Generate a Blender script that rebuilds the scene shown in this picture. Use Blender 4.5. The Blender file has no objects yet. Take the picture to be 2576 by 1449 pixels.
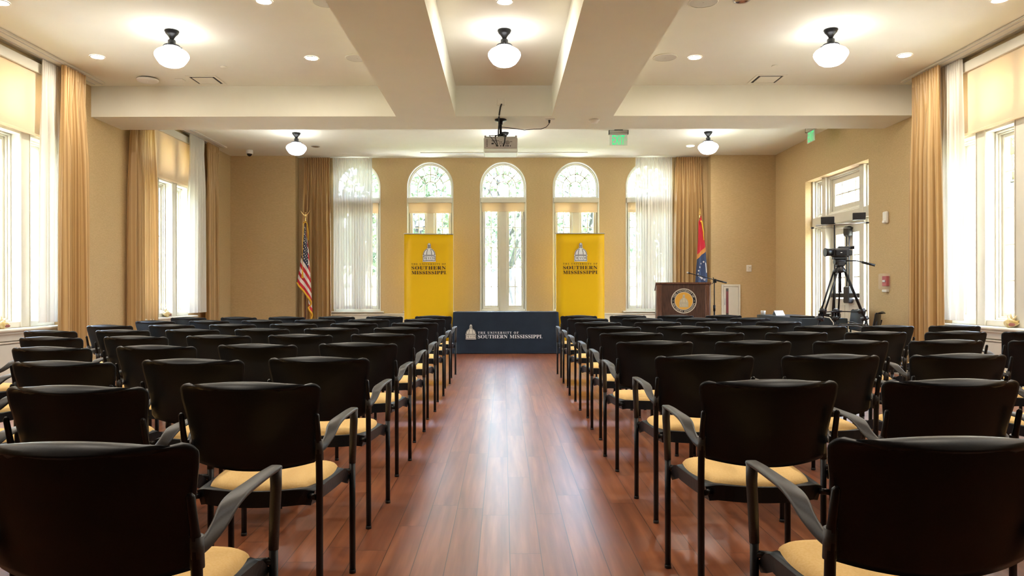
import bpy, math, random
from mathutils import Vector, Matrix

sc = bpy.context.scene
col = sc.collection
rnd = random.Random(11)
PI = math.pi

# ------------------------------------------------------------------ camera
cam_d = bpy.data.cameras.new('camera')
cam_d.sensor_width = 36.0
cam_d.lens = 36.0 * 1860.0 / 2576.0
cam_d.shift_x = 22.0 / 2576.0
cam_d.shift_y = 11.5 / 2576.0
cam_d.clip_start = 0.05
cam_d.clip_end = 400
cam = bpy.data.objects.new('camera', cam_d)
cam.location = (0, 0, 1.11)
cam.rotation_euler = (PI / 2, 0.0018, 0)
col.objects.link(cam)
sc.camera = cam

# ------------------------------------------------------------------ exposure
vs = sc.view_settings
vs.view_transform = 'Standard'
vs.look = 'None'
vs.gamma = 1.0
vs.use_curve_mapping = False
vs.exposure = 1.43

# ------------------------------------------------------------------ sky and sun
world = bpy.data.worlds.new('sky')
sc.world = world
world.use_nodes = True
wn = world.node_tree
bg = wn.nodes['Background']
sky = wn.nodes.new('ShaderNodeTexSky')
sky.sky_type = 'NISHITA'
sky.sun_disc = False
sky.sun_elevation = math.radians(58)
sky.sun_rotation = math.radians(170)
sky.air_density = 1.0
sky.dust_density = 2.5
sky.ozone_density = 1.2
haze = wn.nodes.new('ShaderNodeMix')
haze.data_type = 'RGBA'
haze.inputs[0].default_value = 0.45
haze.inputs[7].default_value = (1.0, 0.91, 0.78, 1)      # thin bright cloud
wn.links.new(sky.outputs[0], haze.inputs[6])
wn.links.new(haze.outputs[2], bg.inputs[0])
bg.inputs[1].default_value = 5.4

sun_d = bpy.data.lights.new('sun', 'SUN')
sun_d.energy = 16.0
sun_d.angle = math.radians(0.6)
sun_d.color = (1.0, 0.95, 0.86)
sun = bpy.data.objects.new('sun', sun_d)
sun.rotation_euler = Vector((0.0, 0.62, -1.0)).to_track_quat('-Z', 'Y').to_euler()
sun.location = (0, -10, 20)
col.objects.link(sun)


def portal(name, loc, direction, sx, sy):
    """an area light marked as portal: emits nothing, guides the sky's light through a window"""
    d = bpy.data.lights.new(name, 'AREA')
    d.shape = 'RECTANGLE'
    d.size = sx
    d.size_y = sy
    d.cycles.is_portal = True
    o = bpy.data.objects.new(name, d)
    o.location = loc
    o.rotation_euler = Vector(direction).to_track_quat('-Z', 'Y').to_euler()
    col.objects.link(o)


CEIL = 3.79
WX = 5.33
YB = 14.45          # back wall, side sections
YBAY = 14.70        # back wall, window bay
BAYX = [-2.9, -1.45, 0.0, 1.45, 2.9]

for k, bx in enumerate(BAYX):
    portal('portal_bay', (bx, YBAY + 0.4, 2.2), (0, -1, 0), 1.0, 3.1)
SIDEW = [7.07, 10.80]
for y0 in SIDEW:
    portal('portal_left', (-WX - 0.42, y0 + 0.86, 2.2), (1, 0, 0), 1.8, 3.0)
for y0 in (7.07,):
    portal('portal_right', (WX + 0.42, y0 + 0.86, 2.2), (-1, 0, 0), 1.8, 3.0)
portal('portal_door', (WX + 0.42, 11.91, 1.6), (-1, 0, 0), 2.2, 3.0)


# ------------------------------------------------------------------ materials
def new_mat(name):
    m = bpy.data.materials.new(name)
    m.use_nodes = True
    return m, m.node_tree, m.node_tree.nodes['Principled BSDF']


def mat(name, c, rough=0.5, metal=0.0, spec=0.5, emit=0.0, ecol=None, coat=0.0):
    m, nt, b = new_mat(name)
    b.inputs['Base Color'].default_value = (c[0], c[1], c[2], 1)
    b.inputs['Roughness'].default_value = rough
    b.inputs['Metallic'].default_value = metal
    b.inputs['Specular IOR Level'].default_value = spec
    b.inputs['Coat Weight'].default_value = coat
    if emit:
        e = ecol or c
        b.inputs['Emission Color'].default_value = (e[0], e[1], e[2], 1)
        b.inputs['Emission Strength'].default_value = emit
    return m


def noisy(name, c1, c2, scale, rough=0.6, detail=3, vec=(1, 1, 1), bump=0.0, spec=0.4, lo=0.35, hi=0.65, coord='Object', metal=0.0):
    m, nt, b = new_mat(name)
    N, L = nt.nodes, nt.links
    tc = N.new('ShaderNodeTexCoord')
    mp = N.new('ShaderNodeMapping')
    mp.inputs['Scale'].default_value = vec
    nz = N.new('ShaderNodeTexNoise')
    nz.inputs['Scale'].default_value = scale
    nz.inputs['Detail'].default_value = detail
    rp = N.new('ShaderNodeValToRGB')
    rp.color_ramp.elements[0].position = lo
    rp.color_ramp.elements[1].position = hi
    rp.color_ramp.elements[0].color = (*c1, 1)
    rp.color_ramp.elements[1].color = (*c2, 1)
    L.new(tc.outputs[coord], mp.inputs[0])
    L.new(mp.outputs[0], nz.inputs[0])
    L.new(nz.outputs[0], rp.inputs[0])
    L.new(rp.outputs[0], b.inputs['Base Color'])
    b.inputs['Roughness'].default_value = rough
    b.inputs['Metallic'].default_value = metal
    b.inputs['Specular IOR Level'].default_value = spec
    if bump:
        bp = N.new('ShaderNodeBump')
        bp.inputs['Strength'].default_value = bump
        bp.inputs['Distance'].default_value = 0.002
        L.new(nz.outputs[0], bp.inputs['Height'])
        L.new(bp.outputs[0], b.inputs['Normal'])
    return m


def floor_mat():
    m, nt, b = new_mat('cherry_planks')
    N, L = nt.nodes, nt.links

    def M(op, a, bb=None):
        n = N.new('ShaderNodeMath')
        n.operation = op
        for i, v in enumerate((a, bb)):
            if v is None:
                continue
            if isinstance(v, (int, float)):
                n.inputs[i].default_value = v
            else:
                L.new(v, n.inputs[i])
        return n.outputs[0]
    tc = N.new('ShaderNodeTexCoord')
    sp = N.new('ShaderNodeSeparateXYZ')
    L.new(tc.outputs['Object'], sp.inputs[0])
    x, y = sp.outputs[0], sp.outputs[1]
    W, LEN = 0.132, 1.3
    xs = M('DIVIDE', M('SUBTRACT', x, 0.026), W)
    row = M('FLOOR', xs)
    fx = M('FRACT', xs)
    w1 = N.new('ShaderNodeTexWhiteNoise')
    w1.noise_dimensions = '1D'
    L.new(row, w1.inputs['W'])
    ys = M('DIVIDE', M('ADD', y, M('MULTIPLY', w1.outputs[0], LEN)), LEN)
    pl = M('FLOOR', ys)
    fy = M('FRACT', ys)
    w2 = N.new('ShaderNodeTexWhiteNoise')
    w2.noise_dimensions = '2D'
    cb = N.new('ShaderNodeCombineXYZ')
    L.new(row, cb.inputs[0])
    L.new(pl, cb.inputs[1])
    L.new(cb.outputs[0], w2.inputs['Vector'])
    rndv = w2.outputs[0]
    gv = N.new('ShaderNodeCombineXYZ')
    L.new(M('ADD', M('MULTIPLY', x, 22.0), M('MULTIPLY', rndv, 90.0)), gv.inputs[0])
    L.new(M('MULTIPLY', y, 1.1), gv.inputs[1])
    nz = N.new('ShaderNodeTexNoise')
    nz.inputs['Scale'].default_value = 1.0
    nz.inputs['Detail'].default_value = 3
    nz.inputs['Roughness'].default_value = 0.55
    nz.inputs['Distortion'].default_value = 0.15
    L.new(gv.outputs[0], nz.inputs['Vector'])
    rp = N.new('ShaderNodeValToRGB')
    e = rp.color_ramp.elements
    e[0].position, e[0].color = 0.25, (0.180, 0.047, 0.018, 1)
    e[1].position, e[1].color = 0.80, (0.43, 0.155, 0.062, 1)
    e2 = rp.color_ramp.elements.new(0.52)
    e2.color = (0.285, 0.088, 0.033, 1)
    L.new(M('ADD', nz.outputs[0], M('MULTIPLY', M('SUBTRACT', rndv, 0.5), 0.16)), rp.inputs[0])
    dx = M('MULTIPLY', M('MINIMUM', fx, M('SUBTRACT', 1.0, fx)), W)
    dy = M('MULTIPLY', M('MINIMUM', fy, M('SUBTRACT', 1.0, fy)), LEN)
    mr = N.new('ShaderNodeMapRange')
    mr.inputs['From Min'].default_value = 0.0008
    mr.inputs['From Max'].default_value = 0.0024
    mr.inputs['To Min'].default_value = 0.85
    mr.inputs['To Max'].default_value = 0.0
    L.new(M('MINIMUM', dx, dy), mr.inputs['Value'])
    seam = mr.outputs[0]
    mx = N.new('ShaderNodeMix')
    mx.data_type = 'RGBA'
    L.new(seam, mx.inputs[0])
    L.new(rp.outputs[0], mx.inputs[6])
    mx.inputs[7].default_value = (0.02, 0.008, 0.005, 1)
    L.new(mx.outputs[2], b.inputs['Base Color'])
    b.inputs['Roughness'].default_value = 0.31
    b.inputs['Specular IOR Level'].default_value = 1.0
    return m


def cloth_stripe(name, cols, scale, rough=0.45, transl=0.15):
    """striped drapery: stripes run down the cloth (UV u across the cloth)"""
    m, nt, b = new_mat(name)
    N, L = nt.nodes, nt.links
    tc = N.new('ShaderNodeTexCoord')
    mp = N.new('ShaderNodeMapping')
    mp.inputs['Scale'].default_value = (scale, 0.35, 1)
    nz = N.new('ShaderNodeTexNoise')
    nz.inputs['Scale'].default_value = 1.0
    nz.inputs['Detail'].default_value = 3
    rp = N.new('ShaderNodeValToRGB')
    e = rp.color_ramp.elements
    e[0].position, e[0].color = 0.33, (*cols[0], 1)
    e[1].position, e[1].color = 0.68, (*cols[2], 1)
    rp.color_ramp.elements.new(0.5).color = (*cols[1], 1)
    L.new(tc.outputs['UV'], mp.inputs[0])
    L.new(mp.outputs[0], nz.inputs[0])
    L.new(nz.outputs[0], rp.inputs[0])
    L.new(rp.outputs[0], b.inputs['Base Color'])
    b.inputs['Roughness'].default_value = rough
    b.inputs['Sheen Weight'].default_value = 0.2
    tl = N.new('ShaderNodeBsdfTranslucent')
    L.new(rp.outputs[0], tl.inputs[0])
    ms = N.new('ShaderNodeMixShader')
    ms.inputs[0].default_value = transl
    L.new(b.outputs[0], ms.inputs[1])
    L.new(tl.outputs[0], ms.inputs[2])
    L.new(ms.outputs[0], N['Material Output'].inputs[0])
    return m


def sheer_mat(name, c, see, transl, seec=(1, 1, 1)):
    m, nt, b = new_mat(name)
    N, L = nt.nodes, nt.links
    N.remove(b)
    df = N.new('ShaderNodeBsdfDiffuse')
    df.inputs[0].default_value = (*c, 1)
    tl = N.new('ShaderNodeBsdfTranslucent')
    tl.inputs[0].default_value = (*c, 1)
    tr = N.new('ShaderNodeBsdfTransparent')
    tr.inputs[0].default_value = (*seec, 1)
    a = N.new('ShaderNodeMixShader')
    a.inputs[0].default_value = transl
    L.new(df.outputs[0], a.inputs[1])
    L.new(tl.outputs[0], a.inputs[2])
    z = N.new('ShaderNodeMixShader')
    z.inputs[0].default_value = see
    L.new(a.outputs[0], z.inputs[1])
    L.new(tr.outputs[0], z.inputs[2])
    L.new(z.outputs[0], N['Material Output'].inputs[0])
    return m


def glass_mat(name):
    m, nt, b = new_mat(name)
    N, L = nt.nodes, nt.links
    N.remove(b)
    tr = N.new('ShaderNodeBsdfTransparent')
    tr.inputs[0].default_value = (0.96, 0.98, 0.98, 1)
    gl = N.new('ShaderNodeBsdfGlossy')
    gl.inputs['Roughness'].default_value = 0.02
    lw = N.new('ShaderNodeLayerWeight')
    pw = N.new('ShaderNodeMath')
    pw.operation = 'POWER'
    pw.inputs[1].default_value = 5.0
    L.new(lw.outputs['Facing'], pw.inputs[0])
    fr = N.new('ShaderNodeMapRange')
    fr.inputs['To Min'].default_value = 0.04
    fr.inputs['To Max'].default_value = 0.8
    L.new(pw.outputs[0], fr.inputs['Value'])
    ms = N.new('ShaderNodeMixShader')
    L.new(fr.outputs[0], ms.inputs[0])
    L.new(tr.outputs[0], ms.inputs[1])
    L.new(gl.outputs[0], ms.inputs[2])
    L.new(ms.outputs[0], N['Material Output'].inputs[0])
    return m


WALL = noisy('grasscloth', (0.525, 0.378, 0.195), (0.605, 0.443, 0.238), 12, rough=0.75, detail=5, vec=(2.2, 2.2, 14), bump=0.12, spec=0.2)
DARKW = noisy('dark_unseen_wall', (0.06, 0.035, 0.022), (0.09, 0.055, 0.034), 4, rough=0.5)  # unseen wall behind the camera, made dark so chair backs stay black
PAINT = noisy('ceiling_paint', (0.80, 0.775, 0.665), (0.815, 0.79, 0.68), 3, rough=0.85, spec=0.15)
TRIM = noisy('cream_trim_paint', (0.68, 0.645, 0.545), (0.71, 0.675, 0.575), 6, rough=0.38, spec=0.4)
FLOOR = floor_mat()
GLASS = glass_mat('window_glass')
PLAST = noisy('black_chair_plastic', (0.0085, 0.0120, 0.0160), (0.0110, 0.0155, 0.0200), 220, rough=0.38, spec=0.5, bump=0.05)
PLAST.node_tree.nodes['Principled BSDF'].inputs['IOR'].default_value = 1.36
ARMP = noisy('charcoal_arm_plastic', (0.030, 0.028, 0.027), (0.038, 0.036, 0.034), 220, rough=0.42, spec=0.5)
BLKMET = noisy('black_metal', (0.006, 0.006, 0.007), (0.009, 0.009, 0.010), 60, rough=0.34, spec=0.3)
PAD = noisy('tan_seat_fabric', (0.90, 0.60, 0.235), (0.95, 0.66, 0.29), 160, rough=0.85, spec=0.15, bump=0.2)
GOLD = cloth_stripe('gold_striped_drape', ((0.36, 0.20, 0.07), (0.54, 0.345, 0.14), (0.68, 0.48, 0.24)), 60, transl=0.18)
SHEER = sheer_mat('sheer_voile', (0.74, 0.71, 0.64), 0.038, 0.13)
SHADE = sheer_mat('shade_fabric', (0.84, 0.71, 0.52), 0.115, 0.20, (1.0, 0.72, 0.42))
BRONZE = noisy('dark_bronze', (0.018, 0.017, 0.018), (0.028, 0.027, 0.027), 30, rough=0.38, spec=0.5, metal=0.3)
GLOBE = mat('lit_opal_glass', (1, 1, 1), 0.3, emit=6.6, ecol=(0.97, 0.98, 1.0))
LED = mat('lit_downlight_lens', (1, 1, 1), 0.3, emit=230.0, ecol=(1.0, 0.90, 0.76))
LEDOFF = mat('dim_downlight_reflector', (0.8, 0.8, 0.8), 0.12, metal=1.0)
TRACKM = mat('grey_track', (0.55, 0.55, 0.54), 0.4)
WHITEP = noisy('white_plastic', (0.78, 0.76, 0.71), (0.81, 0.79, 0.74), 20, rough=0.4)
GREYP = noisy('warm_grey_plastic', (0.40, 0.36, 0.31), (0.44, 0.40, 0.35), 20, rough=0.45)
DARKP = noisy('dark_plastic', (0.012, 0.012, 0.013), (0.018, 0.018, 0.019), 40, rough=0.4)
SLOT = mat('dark_slot', (0.02, 0.018, 0.015), 0.7)
YEL = noisy('yellow_banner_vinyl', (0.80, 0.47, 0.0), (0.82, 0.485, 0.0), 2, rough=0.5, spec=0.3)
SILVER = mat('brushed_aluminium', (0.55, 0.54, 0.52), 0.32, metal=0.9)
CLOTH = noisy('navy_table_cloth', (0.008, 0.016, 0.030), (0.011, 0.022, 0.038), 5, rough=0.7, spec=0.35, bump=0.1)
INK = mat('dark_print_ink', (0.035, 0.012, 0.012), 0.6)
INKBLK = mat('black_print_ink', (0.012, 0.012, 0.014), 0.6)
PRINTW = mat('white_print', (0.80, 0.80, 0.80), 0.6)
PRINTC = mat('cream_print', (0.72, 0.68, 0.58), 0.6)
PRINTG = mat('gold_print', (0.76, 0.42, 0.06), 0.55)
WOOD = noisy('walnut_veneer', (0.055, 0.028, 0.020), (0.105, 0.055, 0.038), 9, rough=0.42, vec=(9, 9, 0.7), spec=0.4)
WOOD2 = noisy('reddish_wood_post', (0.10, 0.042, 0.026), (0.20, 0.095, 0.058), 12, rough=0.4, vec=(9, 9, 0.6), spec=0.4)
BRASS = mat('polished_brass', (0.80, 0.58, 0.25), 0.25, metal=1.0)
FRINGE = noisy('gold_fringe', (0.72, 0.38, 0.02), (0.85, 0.52, 0.06), 80, rough=0.7)
FLAGRED = mat('flag_red', (0.55, 0.012, 0.03), 0.65)
FLAGBLU = mat('flag_navy', (0.020, 0.030, 0.075), 0.65)
FLAGWHT = mat('flag_white', (0.78, 0.72, 0.68), 0.65)
EXITG = mat('lit_green_letters', (0.0, 0.35, 0.12), 0.4, emit=0.8, ecol=(0.0, 0.42, 0.13))
CLEARP = sheer_mat('clear_sign_plate', (0.75, 0.78, 0.72), 0.55, 0.2)
REDP = mat('red_fire_box', (0.42, 0.006, 0.02), 0.35)
LEAF = noisy('live_oak_leaf', (0.040, 0.075, 0.045), (0.10, 0.14, 0.065), 0.9, rough=0.6)
LEAF2 = noisy('dusty_green_leaf', (0.060, 0.095, 0.065), (0.13, 0.165, 0.095), 1.1, rough=0.6)
PALM = noisy('palm_frond', (0.06, 0.06, 0.02), (0.11, 0.095, 0.04), 2.0, rough=0.6)
BARK = noisy('grey_bark', (0.035, 0.036, 0.042), (0.075, 0.075, 0.078), 6, rough=0.9, vec=(3, 3, 0.5))
LAWN = noisy('sunlit_lawn', (0.16, 0.21, 0.09), (0.26, 0.30, 0.16), 0.5, rough=0.9)
PAVE = noisy('pale_concrete', (0.62, 0.60, 0.55), (0.72, 0.70, 0.66), 0.8, rough=0.9)
SHELL = noisy('seashell', (0.60, 0.42, 0.12), (0.85, 0.74, 0.48), 22, rough=0.4)


# ------------------------------------------------------------------ mesh builder
class MB:
    def __init__(self):
        self.v, self.f, self.mi, self.sm, self.uv = [], [], [], [], {}

    def add(self, verts, faces, mi=0, smooth=False):
        o = len(self.v)
        self.v.extend([tuple(p) for p in verts])
        for f in faces:
            self.f.append(tuple(i + o for i in f))
            self.mi.append(mi)
            self.sm.append(smooth)
        return o

    def box(self, x0, x1, y0, y1, z0, z1, mi=0, T=None):
        vs_ = [(x, y, z) for z in (z0, z1) for y in (y0, y1) for x in (x0, x1)]
        if T:
            vs_ = [T(*p) for p in vs_]
        self.add(vs_, [(0, 2, 3, 1), (4, 5, 7, 6), (0, 1, 5, 4), (2, 6, 7, 3), (0, 4, 6, 2), (1, 3, 7, 5)], mi)

    def rbox(self, x0, x1, y0, y1, z0, z1, r=0.005, mi=0, T=None):
        """box with chamfered edges"""
        c = [(x0, x1), (y0, y1), (z0, z1)]
        r = min(r, *(abs(b - a) * 0.49 for a, b in c))
        vs_, idx = [], {}
        for ix in (0, 1):
            for iy in (0, 1):
                for iz in (0, 1):
                    for ax in range(3):
                        p = []
                        for k, s in enumerate((ix, iy, iz)):
                            lo, hi = c[k]
                            if k == ax:
                                p.append(hi if s else lo)
                            else:
                                p.append(hi - r if s else lo + r)
                        idx[(ix, iy, iz, ax)] = len(vs_)
                        vs_.append(tuple(p))
        fs = []
        for ax in range(3):
            o = [k for k in range(3) if k != ax]
            for s in (0, 1):
                q = []
                for a, b in ((0, 0), (1, 0), (1, 1), (0, 1)):
                    t = [0, 0, 0]
                    t[ax], t[o[0]], t[o[1]] = s, a, b
                    q.append(idx[(*t, ax)])
                fs.append(tuple(q))
            for a in (0, 1):
                for b in (0, 1):
                    t0, t1 = [0, 0, 0], [0, 0, 0]
                    t0[ax], t1[ax] = 0, 1
                    for t in (t0, t1):
                        t[o[0]], t[o[1]] = a, b
                    fs.append((idx[(*t0, o[0])], idx[(*t1, o[0])], idx[(*t1, o[1])], idx[(*t0, o[1])]))
        for ix in (0, 1):
            for iy in (0, 1):
                for iz in (0, 1):
                    fs.append(tuple(idx[(ix, iy, iz, ax)] for ax in range(3)))
        if T:
            vs_ = [T(*p) for p in vs_]
        self.add(vs_, fs, mi)

    def tube(self, pts, r, n=10, mi=0, smooth=True, caps=True, sx=1.0):
        pts = [Vector(p) for p in pts]
        if not isinstance(r, (list, tuple)):
            r = [r] * len(pts)
        rings = []
        prev = None
        for i, p in enumerate(pts):
            if i == 0:
                t = pts[1] - p
            elif i == len(pts) - 1:
                t = p - pts[i - 1]
            else:
                t = (pts[i + 1] - p).normalized() + (p - pts[i - 1]).normalized()
            t.normalize()
            if prev is None:
                ref = Vector((1, 0, 0)) if abs(t.x) < 0.9 else Vector((0, 1, 0))
                a = (ref - t * ref.dot(t)).normalized()
            else:
                a = (prev - t * prev.dot(t)).normalized()
            prev = a
            b = t.cross(a)
            rings.append([p + a * (math.cos(2 * PI * k / n) * r[i] * sx) + b * (math.sin(2 * PI * k / n) * r[i]) for k in range(n)])
        vs_ = [q for rg in rings for q in rg]
        fs = []
        for i in range(len(rings) - 1):
            for k in range(n):
                k2 = (k + 1) % n
                fs.append((i * n + k, i * n + k2, (i + 1) * n + k2, (i + 1) * n + k))
        o = self.add(vs_, fs, mi, smooth)
        if caps:
            for i, rev in ((0, True), (len(rings) - 1, False)):
                f = [o + i * n + k for k in range(n)]
                self.f.append(tuple(reversed(f)) if rev else tuple(f))
                self.mi.append(mi)
                self.sm.append(False)

    def lathe(self, prof, c=(0, 0, 0), n=24, mi=0, smooth=True, T=None):
        vs_, fs = [], []
        for r, z in prof:
            for k in range(n):
                a = 2 * PI * k / n
                p = (c[0] + r * math.cos(a), c[1] + r * math.sin(a), c[2] + z)
                vs_.append(T(*p) if T else p)
        for i in range(len(prof) - 1):
            for k in range(n):
                k2 = (k + 1) % n
                fs.append((i * n + k, i * n + k2, (i + 1) * n + k2, (i + 1) * n + k))
        self.add(vs_, fs, mi, smooth)

    def grid(self, fn, nu, nv, mi=0, smooth=True, uv=True, uvs=(1, 1)):
        vs_ = [fn(i / nu, j / nv) for j in range(nv + 1) for i in range(nu + 1)]
        fs = [(j * (nu + 1) + i, j * (nu + 1) + i + 1, (j + 1) * (nu + 1) + i + 1, (j + 1) * (nu + 1) + i) for j in range(nv) for i in range(nu)]
        o = self.add(vs_, fs, mi, smooth)
        if uv:
            for j in range(nv + 1):
                for i in range(nu + 1):
                    self.uv[o + j * (nu + 1) + i] = (i / nu * uvs[0], j / nv * uvs[1])

    def slab(self, fn, nu, nv, th, mi=0, smooth=True):
        """closed sheet: front surface fn(u,v) and a back surface offset by th along the surface normal"""
        P = [[Vector(fn(i / nu, j / nv)) for i in range(nu + 1)] for j in range(nv + 1)]
        W = nu + 1
        bk = []
        for j in range(nv + 1):
            for i in range(W):
                du = P[j][min(i + 1, nu)] - P[j][max(i - 1, 0)]
                dv = P[min(j + 1, nv)][i] - P[max(j - 1, 0)][i]
                n = du.cross(dv)
                n = n.normalized() if n.length > 1e-9 else Vector((0, 0, 1))
                t = th(i / nu, j / nv) if callable(th) else th
                bk.append(P[j][i] - n * t)
        ft = [p for row in P for p in row]
        n0 = len(ft)
        fs, rim = [], []
        for j in range(nv):
            for i in range(nu):
                a, b, c, d = j * W + i, j * W + i + 1, (j + 1) * W + i + 1, (j + 1) * W + i
                fs.append((a, b, c, d))
                fs.append((n0 + d, n0 + c, n0 + b, n0 + a))
        for i in range(nu):
            rim.append((i + 1, i, n0 + i, n0 + i + 1))
            k = nv * W
            rim.append((k + i, k + i + 1, n0 + k + i + 1, n0 + k + i))
        for j in range(nv):
            rim.append((j * W, (j + 1) * W, n0 + (j + 1) * W, n0 + j * W))
            a, b = j * W + nu, (j + 1) * W + nu
            rim.append((b, a, n0 + a, n0 + b))
        self.add(ft + bk, fs + rim, mi, smooth)
        for q in range(len(rim)):
            self.sm[-1 - q] = False

    def poly(self, pts2, o, ax, ay, mi=0, th=0.0, n=None):
        o, ax, ay = Vector(o), Vector(ax), Vector(ay)
        a = [o + ax * p[0] + ay * p[1] for p in pts2]
        if not th:
            self.add(a, [tuple(range(len(a)))], mi)
            return
        n = Vector(n) * th
        k = len(a)
        fs = [tuple(range(k)), tuple(reversed(range(k, 2 * k)))]
        fs += [(i, k + i, k + (i + 1) % k, (i + 1) % k) for i in range(k)]
        self.add(a + [p - n for p in a], fs, mi)

    def stroke(self, pts, w, o, ax, ay, mi=0):
        for (x0, y0), (x1, y1) in zip(pts, pts[1:]):
            l = math.hypot(x1 - x0, y1 - y0) or 1
            nx, ny = -(y1 - y0) / l * w / 2, (x1 - x0) / l * w / 2
            self.poly([(x0 - nx, y0 - ny), (x1 - nx, y1 - ny), (x1 + nx, y1 + ny), (x0 + nx, y0 + ny)], o, ax, ay, mi)

    def build(self, name, mats, parent=None, loc=None):
        if not isinstance(mats, (list, tuple)):
            mats = [mats]
        me = bpy.data.meshes.new(name)
        me.from_pydata(self.v, [], self.f)
        for m in mats:
            me.materials.append(m)
        me.polygons.foreach_set('material_index', self.mi)
        me.polygons.foreach_set('use_smooth', self.sm)
        if self.uv:
            ul = me.uv_layers.new(name='UVMap')
            for l in me.loops:
                ul.data[l.index].uv = self.uv.get(l.vertex_index, (0, 0))
        me.update()
        ob = bpy.data.objects.new(name, me)
        if loc:
            ob.location = loc
        col.objects.link(ob)
        if parent:
            ob.parent = parent
        return ob


def tag(o, label=None, cat=None, group=None, kind=None):
    if label:
        o['label'] = label
    if cat:
        o['category'] = cat
    if group:
        o['group'] = group
    if kind:
        o['kind'] = kind
    return o


def thing(name, label, cat, loc=(0, 0, 0), rz=0.0, group=None):
    o = bpy.data.objects.new(name, None)
    o.empty_display_size = 0.1
    col.objects.link(o)
    o.location = loc
    o.rotation_euler = (0, 0, rz)
    return tag(o, label, cat, group)


def struct(name, mb, mats, parent=None):
    o = mb.build(name, mats, parent)
    if not parent:
        o['kind'] = 'structure'
    return o


def dup(root, loc, rz, label, group=None):
    r = root.copy()
    col.objects.link(r)
    r.location = loc
    r.rotation_euler = (0, 0, rz)
    r['label'] = label
    if group:
        r['group'] = group
    for ch in list(root.children):
        c = ch.copy()
        col.objects.link(c)
        c.parent = r
        for g in list(ch.children):
            d = g.copy()
            col.objects.link(d)
            d.parent = c
    return r


def interp(path, t):
    """point on a list of (t, tuple) keys"""
    if t <= path[0][0]:
        return path[0][1]
    for (t0, a), (t1, b) in zip(path, path[1:]):
        if t <= t1:
            k = (t - t0) / (t1 - t0)
            return tuple(p + (q - p) * k for p, q in zip(a, b))
    return path[-1][1]


def smooth(a, b, x):
    t = max(0.0, min(1.0, (x - a) / (b - a)))
    return t * t * (3 - 2 * t)


# ------------------------------------------------------------------ lettering
def serif(s):
    return ''.join(chr(0x1D400 + ord(c) - 65) if 'A' <= c <= 'Z' else c for c in s)


def text_poly(body, space=1.0):
    """flat outline of a line of lettering, height of a capital = 1, left edge at 0"""
    cu = bpy.data.curves.new('lettering', 'FONT')
    cu.body = body
    cu.space_character = space
    cu.resolution_u = 3
    ob = bpy.data.objects.new('lettering', cu)
    col.objects.link(ob)
    dg = bpy.context.evaluated_depsgraph_get()
    me = bpy.data.meshes.new_from_object(ob.evaluated_get(dg))
    v = [(p.co.x, p.co.y) for p in me.vertices]
    f = [tuple(p.vertices) for p in me.polygons]
    bpy.data.objects.remove(ob)
    bpy.data.curves.remove(cu)
    bpy.data.meshes.remove(me)
    x0, x1 = min(p[0] for p in v), max(p[0] for p in v)
    y0, y1 = min(p[1] for p in v), max(p[1] for p in v)
    h = y1 - y0
    return [((x - x0) / h, (y - y0) / h) for x, y in v], f, (x1 - x0) / h


def put_text(mb, body, o, ax, ay, height, width=None, mi=0, space=1.0, center=False):
    v, f, w = text_poly(body, space)
    sx = (width / w) if width else height
    off = -w * sx / 2 if center else 0
    o, ax, ay = Vector(o), Vector(ax), Vector(ay)
    mb.add([o + ax * (x * sx + off) + ay * (y * height) for x, y in v], f, mi)


def arc_text(mb, body, o, ax, ay, radius, a0, a1, height, mi=0, inward=False):
    """letters set along an arc, a0 to a1 in degrees measured clockwise from the top"""
    o, ax, ay = Vector(o), Vector(ax), Vector(ay)
    ws = []
    for ch in body:
        if ch == ' ':
            ws.append((None, None, 0.45))
        else:
            v, f, w = text_poly(serif(ch))
            ws.append((v, f, w + 0.10))
    tot = sum(w for _, _, w in ws)
    a = a0
    for v, f, w in ws:
        da = (a1 - a0) * w / tot
        mid = math.radians(a + da / 2)
        a += da
        if v is None:
            continue
        wl = w - 0.10
        sxl = abs(math.radians(da)) * radius * wl / w
        rx, ry = math.sin(mid), math.cos(mid)
        up = (ax * rx + ay * ry) * (-1 if inward else 1)
        rt = (ax * ry - ay * rx) * (-1 if inward else 1)
        c = o + (ax * rx + ay * ry) * radius
        mb.add([c + rt * ((x / wl - 0.5) * sxl) + up * ((y - 0.5) * height) for x, y in v], f, mi)


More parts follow.
